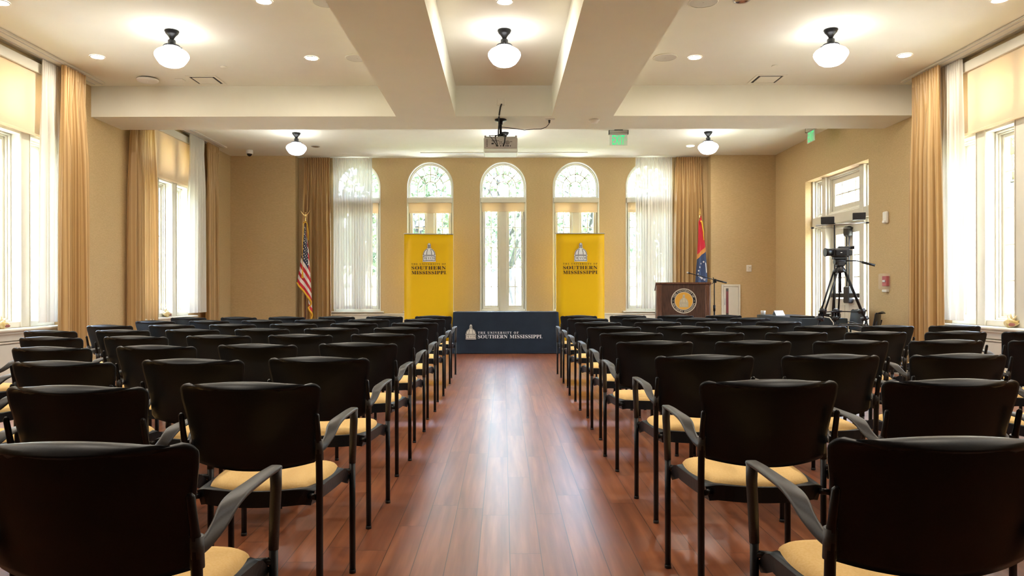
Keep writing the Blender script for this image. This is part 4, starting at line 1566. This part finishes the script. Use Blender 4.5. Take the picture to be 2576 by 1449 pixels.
disc(g, 0.194, 0.006, 0, th=0.006)
disc(g, 0.182, 0.0052, 1)
disc(g, 0.141, 0.0046, 0)
disc(g, 0.134, 0.0040, 2)
arc_text(g, 'THE UNIVERSITY OF', (SC[0], 0.0044, SC[2]), (1, 0, 0), (0, 0, 1), 0.162, -72, 72, 0.029, 0)
arc_text(g, 'SOUTHERN MISSISSIPPI', (SC[0], 0.0044, SC[2]), (1, 0, 0), (0, 0, 1), 0.162, 258, 102, 0.029, 0, True)
for s in (-1, 1):
    g.poly([(0.006 * math.cos(k), 0.006 * math.sin(k)) for k in [2 * PI * i / 8 for i in range(8)]], (SC[0] + s * 0.162, 0.0044, SC[2]), (1, 0, 0), (0, 0, 1), 0)
dome_logo(g, (SC[0], 0.0034, SC[2] - 0.098), (1, 0, 0), (0, 0, 1), (0, -1, 0), 0.140 / 330, 3, 4)
g.build('round_seal', [PRINTC, INKBLK, PRINTG, mat('seal_cream', (0.62, 0.57, 0.42), 0.6), mat('seal_grey_lines', (0.36, 0.34, 0.27), 0.6)], t)

t = thing('microphone_stand', 'black microphone boom stand beside the wooden lectern', 'microphone stand', (3.425, 12.0, 0))
g = MB()
g.lathe([(0.0, 0.0), (0.14, 0.0), (0.145, 0.012), (0.12, 0.022), (0.02, 0.035), (0.0, 0.035)], n=24)
g.build('base', BLKMET, t)
g = MB()
g.tube([(0, 0, 0.03), (0, 0, 0.86)], 0.0125, 10)
g.tube([(0, 0, 0.80), (0, 0, 0.90)], [0.018, 0.020], 10)
g.tube([(0, 0, 0.88), (0, 0, 1.29)], 0.0085, 10)
g.build('pole', BLKMET, t)
g = MB()
bdir = Vector((-0.45, 0, 0.118))
g.tube([Vector((0.02, 0, 1.308)) + bdir * -0.40, Vector((0.02, 0, 1.308)) + bdir * 0.0], 0.0125, 8)
g.tube([Vector((0.02, 0, 1.308)) + bdir * -0.05, Vector((0.02, 0, 1.308)) + bdir * 0.94], 0.007, 8)
g.rbox(-0.02, 0.035, -0.02, 0.02, 1.26, 1.325, 0.008)
g.tube([(-0.005, 0, 1.32), (-0.02, 0, 1.35)], 0.007, 6)
g.tube([(-0.005, 0, 1.275), (-0.04, 0, 1.245)], 0.005, 6)
g.build('boom', BLKMET, t)
g = MB()
e = Vector((0.02, 0, 1.308)) + bdir * 0.93
g.tube([e, e + bdir * 0.06], 0.014, 10, 0)
g.tube([e + bdir * 0.06, e + bdir * 0.09, e + bdir * 0.11], [0.016, 0.016, 0.008], 10, 1)
g.build('microphone', [DARKP, SILVER], t)

# ------------------------------------------------------------------ fixtures on the back wall section
t = thing('extinguisher_cabinet', 'white fire extinguisher cabinet with a narrow dark pane, rear right wall', 'fire cabinet', (4.445, YB, 0))
g = MB()
for a0, a1, z0, z1 in ((-0.185, -0.145, 0.55, 1.262), (0.145, 0.185, 0.55, 1.262), (-0.145, 0.145, 1.222, 1.262), (-0.145, 0.145, 0.55, 0.59)):
    g.rbox(a0, a1, -0.025, -0.001, z0, z1, 0.004)
g.build('frame', TRIM, t)
g = MB()
g.rbox(-0.143, 0.143, -0.016, -0.001, 0.592, 1.220, 0.004)
g.build('cabinet_door', TRIM, t)
g = MB()
g.box(-0.098, -0.048, -0.0175, -0.0158, 0.65, 1.185)
g.box(-0.096, -0.050, -0.0185, -0.0174, 0.70, 1.125, 1)
g.build('narrow_pane', [mat('smoked_pane', (0.09, 0.07, 0.065), 0.2), mat('dim_red_cylinder', (0.20, 0.035, 0.04), 0.3)], t)
g = MB()
g.rbox(-0.130, -0.112, -0.034, -0.015, 0.86, 0.99, 0.004)
g.build('pull_handle', SILVER, t)

t = thing('thermostat', 'small cream thermostat above the fire extinguisher cabinet', 'thermostat', (4.80, YB, 1.575))
g = MB()
g.rbox(-0.050, 0.050, -0.022, -0.001, -0.065, 0.065, 0.006)
g.build('housing', WHITEP, t)
g = MB()
g.rbox(-0.032, 0.040, -0.027, -0.021, -0.045, 0.045, 0.004)
g.box(0.0, 0.022, -0.028, -0.0265, 0.005, 0.022, 1)
g.build('face_plate', [PRINTC, GREYP], t)

# ------------------------------------------------------------------ fixtures on the right wall
t = thing('alarm_strobe', 'white fire alarm strobe high on the right wall', 'alarm strobe')
g = MB()
g.rbox(10.21, 10.31, -0.045, -0.001, 2.06, 2.225, 0.012, T=T_right)
g.build('housing', WHITEP, t)
g = MB()
g.rbox(10.225, 10.295, -0.058, -0.043, 2.065, 2.105, 0.008, T=T_right)
g.build('strobe_lens', mat('frosted_lens', (0.85, 0.84, 0.80), 0.15), t)
t = thing('fire_alarm_pull_station', 'red fire alarm pull station under a clear cover, right wall', 'fire alarm')
g = MB()
g.rbox(10.20, 10.32, -0.045, -0.001, 1.19, 1.33, 0.006, T=T_right)
g.rbox(10.225, 10.295, -0.055, -0.044, 1.245, 1.275, 0.004, 1, T=T_right)
g.build('pull_box', [REDP, PRINTW], t)
g = MB()
g.rbox(10.17, 10.35, -0.085, -0.002, 1.145, 1.365, 0.012, T=T_right)
g.build('clear_cover', sheer_mat('clear_polycarbonate', (0.9, 0.88, 0.88), 0.86, 0.1), t)
g = MB()
g.rbox(10.20, 10.32, -0.05, -0.002, 1.105, 1.143, 0.008, T=T_right)
g.build('sounder', WHITEP, t)

# ------------------------------------------------------------------ equipment table and what is on it
t = thing('equipment_table', 'table under a plain navy cloth at the right, behind the tripod', 'table', (4.305, 10.78, 0))
g = MB()
EX, EY, ETH = 0.305, 0.88, 0.757


def cloth2(u, v):
    per = [(-EX, -EY), (EX, -EY), (EX, EY), (-EX, EY)]
    k = u * 4
    i = int(min(3, k))
    f = k - i
    a, b = per[i], per[(i + 1) % 4]
    x, y = a[0] + (b[0] - a[0]) * f, a[1] + (b[1] - a[1]) * f
    sag = 0.012 * math.sin(f * PI * 7 + i) * v
    return (x * (1 + 0.02 * v) + (sag if i % 2 else 0), y * (1 + 0.01 * v) + (0 if i % 2 else sag), ETH - 0.004 - v * (ETH - 0.02))


g.grid(cloth2, 96, 12, uv=False)
g.rbox(-EX, EX, -EY, EY, ETH - 0.02, ETH, 0.008)
g.build('tablecloth', noisy('dark_teal_table_cloth', (0.012, 0.022, 0.034), (0.017, 0.030, 0.044), 5, rough=0.6, spec=0.5), t)
for sx in (-1, 1):
    for sy in (-1, 1):
        g = MB()
        g.tube([(sx * 0.24, sy * 0.75, 0), (sx * 0.24, sy * 0.75, 0.735)], 0.014, 8)
        g.build('leg', BLKMET, t)
TZ = ETH + 0.0005
g = MB()
g.lathe([(0.0, 0.0), (0.033, 0.0), (0.038, 0.06), (0.036, 0.062), (0.034, 0.058), (0.0, 0.055)], n=20)
tag(g.build('paper_cup', WHITEP, loc=(4.07, 11.58, TZ)), 'small white cup at the far end of the equipment table', 'cup')
g = MB()
for s in (-1, 1):
    g.add([(-0.09, s * 0.045, 0), (0.09, s * 0.045, 0), (0.09, 0, 0.075), (-0.09, 0, 0.075), (-0.09, s * 0.043, 0), (0.09, s * 0.043, 0), (0.09, 0, 0.072), (-0.09, 0, 0.072)],
          [(0, 1, 2, 3), (7, 6, 5, 4), (0, 4, 5, 1), (0, 3, 7, 4), (1, 5, 6, 2)])
o = g.build('tent_card', PRINTW, loc=(4.15, 11.15, TZ))
o.rotation_euler.z = math.radians(25)
tag(o, 'folded white tent card standing on the equipment table', 'tent card')
t = thing('laptop', 'flat black laptop lying closed at the front left of the equipment table', 'laptop', (4.18, 10.22, TZ), math.radians(12))
g = MB()
g.rbox(-0.17, 0.17, -0.12, 0.12, 0.0, 0.014, 0.004)
g.build('base', DARKP, t)
g = MB()
g.rbox(-0.17, 0.17, -0.12, 0.12, 0.0145, 0.023, 0.003)
g.build('lid', BLKMET, t)
t = thing('video_switcher', 'black video box with a small white label on the equipment table', 'video switcher', (4.47, 10.14, TZ), 0)
g = MB()
g.rbox(-0.12, 0.12, -0.09, 0.09, 0.0, 0.055, 0.006)
g.build('case', DARKP, t)
g = MB()
g.box(-0.035, 0.025, -0.0918, -0.0902, 0.025, 0.042)
g.build('paper_label', PRINTW, t)
g = MB()
g.rbox(-0.11, 0.11, -0.07, 0.09, 0.056, 0.062, 0.002)
g.build('top_plate', SILVER, t)
g = MB()
g.tube([(4.24, 10.06, TZ + 0.012), (4.31, 9.98, TZ + 0.02), (4.37, 9.90, TZ + 0.008), (4.40, 9.855, 0.70), (4.405, 9.845, 0.55), (4.40, 9.84, 0.30), (4.39, 9.82, 0.012), (4.30, 9.70, 0.008)], 0.006, 8)
tag(g.build('white_cable', WHITEP), 'white cable drooping over the front of the equipment table', 'cable')

# ------------------------------------------------------------------ camcorder on tripod
TX, TY_ = 3.97, 8.72
t = thing('video_tripod', 'black video tripod with a pan handle in front of the equipment table', 'tripod', (TX, TY_, 0))
AP = Vector((0, 0, 1.37))
for k, ang in enumerate((195, -15, 90)):
    a = math.radians(ang)
    rad_ = 0.57 if k < 2 else 0.22
    ft = Vector((rad_ * math.cos(a), rad_ * math.sin(a), 0.012))
    sd = Vector((-math.sin(a), math.cos(a), 0)) * 0.034
    g = MB()
    tp = AP + Vector((math.cos(a), math.sin(a), 0)) * 0.05
    md = tp.lerp(ft, 0.42)
    for s in (-1, 1):
        g.tube([tp + sd * s, md + sd * s], 0.011, 8)
    g.tube([tp.lerp(ft, 0.36), ft], 0.0115, 8)
    dirv = (ft - tp).normalized()
    for q in (0.355, 0.42):
        c = tp.lerp(ft, q)
        g.tube([c - dirv * 0.022, c + dirv * 0.022], 0.044, 8, 1)
    g.tube([ft, ft + Vector((0, 0, -0.012))], [0.012, 0.018], 8, 1)
    g.build('leg', [BLKMET, DARKP], t)
g = MB()
g.lathe([(0.0, 1.335), (0.074, 1.337), (0.076, 1.36), (0.050, 1.392), (0.040, 1.415), (0.0, 1.415)], n=18)
g.tube([(0, 0, 1.34), (0, 0, 1.12)], 0.018, 10)
g.tube([(0, 0, 1.12), (0, 0, 1.10)], [0.018, 0.026], 10)
g.build('spider', BLKMET, t)
g = MB()
g.lathe([(0.0, 0.872), (0.024, 0.872), (0.024, 0.892), (0.0, 0.892)], n=12)
for ang in (195, -15, 90):
    a = math.radians(ang)
    rr_ = 0.57 if ang != 90 else 0.22
    p = (AP + Vector((math.cos(a), math.sin(a), 0)) * 0.05).lerp(Vector((rr_ * math.cos(a), rr_ * math.sin(a), 0.012)), 0.365)
    g.tube([(0, 0, 0.882), p], 0.007, 6)
g.build('spreader', BLKMET, t)
g = MB()
g.rbox(-0.045, 0.045, -0.045, 0.045, 1.41, 1.475, 0.012)
g.tube([(-0.065, 0, 1.465), (0.065, 0, 1.465)], 0.034, 14)
g.rbox(-0.08, 0.07, -0.035, 0.035, 1.495, 1.520, 0.006)
g.build('fluid_head', DARKP, t)
g = MB()
g.tube([(0.06, -0.03, 1.475), (0.16, -0.06, 1.475), (0.24, -0.09, 1.455)], 0.007, 8)
g.tube([(0.22, -0.082, 1.458), (0.35, -0.13, 1.418)], 0.0145, 10)
g.build('pan_handle', BLKMET, t)
t = thing('camcorder', 'black camcorder mounted on the tripod, lens towards the lectern side', 'camcorder', (TX, TY_, 1.5205), 0)
g = MB()
g.rbox(-0.09, 0.10, -0.045, 0.045, 0.0, 0.105, 0.014)
g.rbox(-0.02, 0.12, -0.03, 0.03, 0.098, 0.128, 0.010)
g.rbox(0.09, 0.135, -0.035, 0.035, 0.02, 0.085, 0.008)
g.build('body', DARKP, t)
g = MB()
g.tube([(-0.09, 0, 0.058), (-0.145, 0, 0.058), (-0.175, 0, 0.058)], [0.042, 0.044, 0.052], 16)
g.build('lens_barrel', BLKMET, t)
g = MB()
g.rbox(-0.07, 0.06, -0.062, -0.046, 0.02, 0.085, 0.005)
g.box(-0.02, 0.0, -0.0632, -0.0618, 0.048, 0.054, 1)
g.build('side_screen', [BLKMET, PRINTW], t)
g = MB()
g.tube([(0.12, 0, 0.11), (0.155, 0, 0.115), (0.165, 0, 0.115)], [0.016, 0.02, 0.024], 10)
g.build('eyepiece', BLKMET, t)

t = thing('receiver_stand', 'slim black stand with a crossbar carrying two black boxes, behind the tripod', 'equipment stand', (4.10, 9.15, 0))
g = MB()
g.lathe([(0, 0), (0.13, 0), (0.13, 0.012), (0.03, 0.03), (0.0, 0.03)], n=20)
g.build('base', BLKMET, t)
g = MB()
g.tube([(0, 0, 0.02), (0, 0, 1.965)], 0.0095, 10)
g.tube([(0.04, 0, 0.78), (0.04, 0, 0.03)], 0.006, 8)
g.build('pole', BLKMET, t)
g = MB()
g.rbox(-0.035, 0.055, -0.04, 0.03, 0.80, 0.875, 0.006)
g.build('power_pack', DARKP, t)
g = MB()
yaw = lambda x, y, z: (x * 0.87 + y * 0.40, -x * 0.42 + y * 0.9, z - 0.045)
g.tube([yaw(-0.22, 0, 1.985), yaw(0.36, 0, 2.0)], 0.011, 8)
g.tube([yaw(-0.26, -0.03, 1.955), yaw(0.20, 0.06, 1.945)], 0.004, 6)
g.tube([yaw(0.02, 0.02, 1.97), yaw(0.38, -0.02, 1.995)], 0.004, 6)
for p in ((-0.26, -0.03, 1.955), (0.20, 0.06, 1.945), (0.38, -0.02, 1.995)):
    q = Vector(yaw(*p))
    g.tube([q - Vector((0.015, 0, 0)), q + Vector((0.015, 0, 0))], 0.011, 8, 1)
g.build('crossbar', [SILVER, DARKP], t)
for x0, x1, z0 in ((-0.16, 0.0, 2.0), (0.21, 0.36, 2.035)):
    g = MB()
    g.rbox(x0, x1, -0.045, 0.055, z0, z0 + 0.085, 0.004, T=yaw)
    g.build('black_box', BRONZE, t)


# ------------------------------------------------------------------ flags
def flag_surface(H0, rows, xs, ys_, drop):
    """draped cloth: hoist line falls from H0; rows give the left edge (x, z) over t; returns fn(s, t)"""
    def fn(s, t):
        x, z, w = interp(rows, t)
        fx = interp(xs, s)[0]
        fy = interp(ys_, s)[0]
        k = 0.35 + 0.65 * t
        return Vector((x + w * fx, fy * k, z - drop * s * (0.55 + 0.45 * t)))
    return fn


def star_pts(r, rot=0.0):
    return [((r if i % 2 == 0 else r * 0.4) * math.sin(rot + PI * i / 5), (r if i % 2 == 0 else r * 0.4) * math.cos(rot + PI * i / 5)) for i in range(10)]


def put_star(mb, fn, s, t, r, mi=0):
    p = fn(s, t)
    e = 0.01
    u = (fn(s + e, t) - fn(s - e, t))
    v = (fn(s, t + e) - fn(s, t - e))
    n = u.cross(v).normalized()
    if n.y > 0:
        n = -n
    mb.poly(star_pts(r), p + n * 0.003, Vector((1, 0, 0)) - n * n.x, Vector((0, 0, 1)) - n * n.z, mi)


def flag_pole(t, h):
    g = MB()
    g.lathe([(0, 0), (0.16, 0), (0.165, 0.02), (0.13, 0.045), (0.04, 0.07), (0.02, 0.11), (0, 0.11)], n=24)
    g.build('base', BRASS, t)
    g = MB()
    g.tube([(0, 0, 0.10), (0, 0, h)], 0.0125, 10)
    g.build('pole', WOOD2, t)


FX, FY = -3.785, 14.15
t = thing('national_flag', 'stars and stripes flag with gold fringe and an eagle finial, rear left', 'flag', (FX, FY, 0))
flag_pole(t, 2.48)
g = MB()
g.lathe([(0.0, 2.47), (0.014, 2.47), (0.020, 2.49), (0.012, 2.51), (0.013, 2.56), (0.02, 2.575), (0.022, 2.60), (0.014, 2.625), (0.0, 2.63)], n=12)
for s in (-1, 1):
    g.slab(lambda u, v: (s * (0.008 + 0.085 * u), -0.01 * u, 2.59 + 0.045 * u + 0.06 * u * u + (v - 0.5) * 0.034 * (1 - 0.75 * u)), 6, 3, 0.006)
g.lathe([(0.0, 2.625), (0.011, 2.632), (0.012, 2.645), (0.0, 2.655)], n=10)
g.build('eagle_finial', BRASS, t)
rows = [(0.0, (-0.004, 2.455, 0.022)), (0.25, (-0.030, 2.17, 0.09)), (0.5, (-0.070, 1.83, 0.15)), (0.75, (-0.110, 1.56, 0.20)), (1.0, (-0.150, 1.32, 0.25))]
xs = [(0.0, (0.0,)), (0.36, (0.88,)), (0.44, (1.0,)), (0.52, (1.06,)), (0.66, (0.80,)), (0.82, (1.10,)), (1.0, (0.9,))]
ys_ = [(0.0, (-0.03,)), (0.10, (-0.095,)), (0.22, (-0.055,)), (0.36, (-0.105,)), (0.46, (-0.05,)), (0.56, (0.035,)), (0.70, (0.0,)), (0.85, (0.055,)), (1.0, (0.08,))]
fa = flag_surface(2.46, rows, xs, ys_, 0.74)
g = MB()
NU, NV = 60, 78
P = [[fa(i / NU, j / NV) for i in range(NU + 1)] for j in range(NV + 1)]
g.add([p for r in P for p in r], [], 0)
for j in range(NV):
    for i in range(NU):
        s, tt = (i + 0.5) / NU, (j + 0.5) / NV
        stripe = int(tt * 13)
        mi = 0 if stripe % 2 == 0 else 1
        if s < 0.40 and tt < 7 / 13:
            mi = 2
        g.f.append((j * (NU + 1) + i, j * (NU + 1) + i + 1, (j + 1) * (NU + 1) + i + 1, (j + 1) * (NU + 1) + i))
        g.mi.append(mi)
        g.sm.append(True)
cloth_o = g.build('flag_cloth', [FLAGRED, FLAGWHT, FLAGBLU], t)
g = MB()
for r_ in range(9):
    for c_ in range(6 if r_ % 2 == 0 else 5):
        s = 0.035 + 0.066 * (c_ + (0 if r_ % 2 == 0 else 0.5))
        tt = (r_ + 0.9) / 10 * 7 / 13
        put_star(g, fa, s, tt, 0.020)
g.build('stars', FLAGWHT, cloth_o)
g = MB()
g.tube([fa(i / 20, 1.0) + Vector((0, -0.004, -0.012)) for i in range(21)], 0.018, 6)
g.tube([fa(0.999, 1 - i / 12) + Vector((0.004, 0, 0)) for i in range(13)], 0.013, 6)
g.build('fringe', FRINGE, t)
g = MB()
g.tube([(0.0, -0.016, 2.46), (-0.012, -0.10, 2.42), (-0.018, -0.128, 2.0), (-0.020, -0.132, 1.53)], 0.005, 6)
g.tube([(-0.020, -0.132, 1.54), (-0.020, -0.132, 1.50), (-0.020, -0.132, 1.39)], [0.010, 0.013, 0.022], 10)
g.tube([(0.0, 0.02, 2.47), (-0.03, -0.02, 2.45), (0.0, -0.028, 2.47), (0.035, 0.0, 2.44), (0.05, 0.0, 2.30), (0.055, 0.0, 2.12)], 0.010, 6)
g.build('cord_and_tassel', FRINGE, t)

t = thing('state_flag', 'red, gold and navy flag with a spear finial behind the lectern', 'flag', (3.765, 14.15, 0))
flag_pole(t, 2.53)
g = MB()
g.lathe([(0.0, 2.52), (0.013, 2.52), (0.016, 2.54), (0.010, 2.56), (0.012, 2.575), (0.0, 2.58)], n=12)
g.poly([(-0.014, 2.575), (0.014, 2.575), (0.024, 2.62), (0.012, 2.68), (0.0, 2.745), (-0.012, 2.68), (-0.024, 2.62)], (0, -0.004, 0), (1, 0, 0), (0, 0, 1), 0, 0.008, (0, -1, 0))
g.build('spear_finial', BRASS, t)
rows = [(0.0, (-0.030, 2.46, 0.05)), (0.30, (-0.040, 2.10, 0.105)), (0.55, (-0.062, 1.76, 0.155)), (0.75, (-0.085, 1.48, 0.19)), (1.0, (-0.11, 1.12, 0.23))]
xs = [(0.0, (0.0,)), (0.5, (0.55,)), (0.8, (1.0,)), (0.9, (1.08,)), (1.0, (0.8,))]
ys_ = [(0.0, (-0.03,)), (0.2, (-0.09,)), (0.45, (-0.055,)), (0.7, (-0.09,)), (0.9, (-0.03,)), (1.0, (0.04,))]
fb = flag_surface(2.48, rows, xs, ys_, -0.22)
g = MB()
P = [[fb(i / 40, j / 60) for i in range(41)] for j in range(61)]
g.add([p for r in P for p in r], [], 0)
for j in range(60):
    for i in range(40):
        tt = (j + 0.5) / 60
        mi = 0 if tt < 0.50 else (1 if tt < 0.57 else 2)
        g.f.append((j * 41 + i, j * 41 + i + 1, (j + 1) * 41 + i + 1, (j + 1) * 41 + i))
        g.mi.append(mi)
        g.sm.append(True)
cl2 = g.build('flag_cloth', [FLAGRED, mat('flag_gold', (0.62, 0.26, 0.06), 0.65), mat('flag_blue', (0.028, 0.050, 0.125), 0.65)], t)
g = MB()
for s, tt in ((0.62, 0.685), (0.44, 0.685), (0.30, 0.715), (0.20, 0.750), (0.17, 0.79)):
    put_star(g, fb, s, tt, 0.024)
for k, ch in enumerate('IN GOD WE'):
    if ch == ' ':
        continue
    p = fb(0.17 + 0.055 * k, 0.815 + 0.016 * k) + Vector((0, -0.012, 0))
    a = math.radians(-75 + 8 * k)
    put_text(g, serif(ch), p, (math.cos(a), 0, math.sin(a)), (-math.sin(a), 0, math.cos(a)), 0.034)
g.build('stars', FLAGWHT, cl2)
g = MB()
fl_pts = [(-0.045, 0.09), (-0.025, 0.12), (-0.008, 0.09), (0.0, 0.0), (0.006, -0.08), (-0.012, -0.10), (-0.030, -0.03), (-0.048, 0.04)]
g.poly(fl_pts, fb(0.80, 0.80) + Vector((0, -0.012, 0)), (1, 0, 0), (0, 0, 1))
g.build('white_blossom', FLAGWHT, cl2)
g = MB()
g.tube([(0.0, -0.05, 2.47), (0.02, -0.06, 2.45), (0.035, -0.05, 2.38), (0.05, -0.06, 2.26), (0.058, -0.06, 2.10)], [0.014, 0.016, 0.012, 0.010, 0.008], 8)
g.build('fringe', FRINGE, t)


# ------------------------------------------------------------------ shells on the sills
def seashell(label, loc, rz, s=1.0):
    t = thing('seashell', label, 'seashell', loc, rz, 'seashells on the window sills')
    g = MB()
    n = 20

    def prof(u, v):
        a = 2 * PI * u
        r = math.sin(PI * min(1, v * 0.98 + 0.01)) ** 0.8 * (0.050 if v < 0.55 else 0.045)
        r *= 1 + 0.18 * math.cos(3 * a) + (0.5 * math.exp(-((v - 0.45) / 0.10) ** 2) * max(0, math.cos(4 * a)) ** 2)
        return (s * (v - 0.5) * 0.17, s * r * math.cos(a), s * (0.045 + r * math.sin(a) * 0.85))
    g.grid(prof, 24, 16, uv=False)
    for a, l in ((60, 0.095), (120, 0.09), (20, 0.085), (165, 0.085), (95, 0.10)):
        x, z = math.cos(math.radians(a)), math.sin(math.radians(a))
        g.tube([(s * x * 0.02, 0, s * (0.045 + z * 0.02)), (s * x * l, s * 0.01, s * (0.045 + z * l))], [0.024 * s, 0.003 * s], 8)
    g.build('spiral_body', SHELL, t)
    g = MB()
    g.lathe([(0.030 * s, 0.0), (0.022 * s, 0.006 * s), (0.0, 0.003 * s)], n=14, T=lambda x, y, z: (x * 1.3 + 0.03 * s, -0.040 * s - z, 0.034 * s + y * 0.6))
    g.build('shell_mouth', mat('shell_pink', (0.35, 0.12, 0.10), 0.4), t)


seashell('yellowish spiky seashell on the nearer left window sill', (-WX + 0.045, 7.80, SILL), 1.2, 0.9)
seashell('spiky seashell on the farther left window sill behind the chairs', (-WX + 0.04, 11.62, SILL), 1.4, 1.0)
seashell('spiky pale seashell on the right window sill', (WX - 0.04, 7.70, SILL), -1.2, 1.0)

# ------------------------------------------------------------------ outside
g = MB()
g.box(-60, 60, 15.3, 90, -0.42, -0.35)
g.box(-60, -5.9, -30, 15.3, -0.42, -0.35)
g.box(5.9, 60, -30, 15.3, -0.42, -0.35)
struct('ground', g, LAWN)
g = MB()
g.box(-30, 30, 17.5, 20.5, -0.349, -0.33)
g.box(-9.5, -6.8, -20, 17.4, -0.349, -0.33)
g.box(6.8, 9.5, -20, 17.4, -0.349, -0.33)
struct('path', g, PAVE)


def tree(label, x, y, h, spread, zlow, n, leafm, seed, tr=0.28, ls=0.22, lean=0.0):
    rr = random.Random(seed)
    t = thing('live_oak_tree', label, 'tree', (x, y, -0.35), 0, 'trees outside the windows')
    g = MB()
    top = Vector((lean, 0, h * 0.55))
    g.tube([(0, 0, 0), (0.02, 0, 0.4), (lean * 0.35, 0, h * 0.22), (lean * 0.7, 0.05, h * 0.38), top], [tr * 1.35, tr, tr * 0.85, tr * 0.7, tr * 0.4], 12)
    tips = []
    for k in range(9):
        a = 2 * PI * k / 9 + rr.uniform(-0.3, 0.3)
        z0 = h * rr.uniform(0.26, 0.5)
        st = Vector((lean * z0 / h / 0.55, 0, z0))
        e = Vector((math.cos(a) * spread * rr.uniform(0.55, 0.95), math.sin(a) * spread * rr.uniform(0.55, 0.95), h * rr.uniform(0.45, 0.85)))
        m = st.lerp(e, 0.5) + Vector((0, 0, 0.08 * h))
        g.tube([st, m, e], [tr * 0.38, tr * 0.24, tr * 0.08], 7)
        tips += [m, e]
    g.build('trunk', BARK, t)
    g = MB()
    clumps = []
    for k in range(34):
        a = rr.uniform(0, 2 * PI)
        r = spread * math.sqrt(rr.uniform(0.02, 1))
        zz = zlow + (h - zlow) * rr.uniform(0.0, 1.0) * (1 - 0.35 * (r / spread) ** 2)
        clumps.append((Vector((r * math.cos(a), r * math.sin(a), zz)), rr.uniform(0.45, 0.95)))
    for k in range(n):
        c, cr = clumps[rr.randrange(len(clumps))]
        p = c + Vector((rr.gauss(0, 1), rr.gauss(0, 1), rr.gauss(0, 1.1))) * cr * 0.55
        if p.z < zlow - 0.8:
            continue
        a = Vector((rr.uniform(-1, 1), rr.uniform(-1, 1), rr.uniform(-1.6, 0.3))).normalized()
        b = a.orthogonal().normalized()
        b = (b * math.cos(k) + a.cross(b) * math.sin(k))
        l, w = ls * rr.uniform(0.6, 1.3), ls * rr.uniform(0.28, 0.5)
        g.add([p, p + a * l * 0.45 + b * w, p + a * l, p + a * l * 0.45 - b * w], [(0, 1, 2, 3)])
    g.build('crown', leafm, t)


tree('dense live oak seen through the second arched window from the left', -2.7, 23.2, 6.9, 1.9, 2.5, 4200, LEAF, 21, 0.26)
tree('leaning live oak trunk seen through the centre arched window', 0.62, 26.8, 7.6, 2.2, 2.9, 3000, LEAF2, 22, 0.20, lean=-0.8)
tree('live oak seen through the second arched window from the right', 3.6, 31.2, 8.4, 2.2, 3.0, 2600, LEAF2, 23, 0.28)
tree('tree outside the leftmost arched window', -6.4, 28.6, 7.6, 2.2, 2.2, 3200, LEAF, 24, 0.28)
tree('pale tree outside the rightmost arched window', 5.9, 25.6, 6.6, 2.0, 1.8, 2200, LEAF2, 25, 0.26)
tree('broad tree outside the right wall window', 13.5, 17.0, 7.0, 3.0, 1.6, 2600, LEAF2, 26, 0.26)

t = thing('palm_tree', 'palm with yellowing fronds outside the right wall window', 'tree', (8.7, 12.6, -0.35), 0)
g = MB()
g.tube([(0, 0, 0), (0.02, 0, 1.5), (0.0, 0.03, 3.3)], [0.22, 0.18, 0.17], 12)
g.build('trunk', BARK, t)
rr = random.Random(5)
g = MB()
for k in range(26):
    a = 2 * PI * k / 26 + rr.uniform(-0.1, 0.1)
    el = rr.uniform(-0.9, 1.0)
    d0 = Vector((math.cos(a) * math.cos(el), math.sin(a) * math.cos(el), math.sin(el)))
    L_ = rr.uniform(1.0, 1.5)
    base = Vector((0, 0, 3.3))
    tip = base + d0 * L_ * 0.55
    g.tube([base, tip], [0.02, 0.012], 5)
    sdv = d0.cross(Vector((0, 0, 1)))
    sdv = sdv.normalized() if sdv.length > 0.01 else Vector((1, 0, 0))
    for j in range(-8, 9):
        q = (d0 + sdv * 0.16 * j - Vector((0, 0, 0.03 * abs(j) + 0.15))).normalized()
        e = tip + q * L_ * 0.65
        w = sdv * 0.02
        g.add([tip - w, tip + w, e], [(0, 1, 2)])
g.build('fronds', PALM, t)
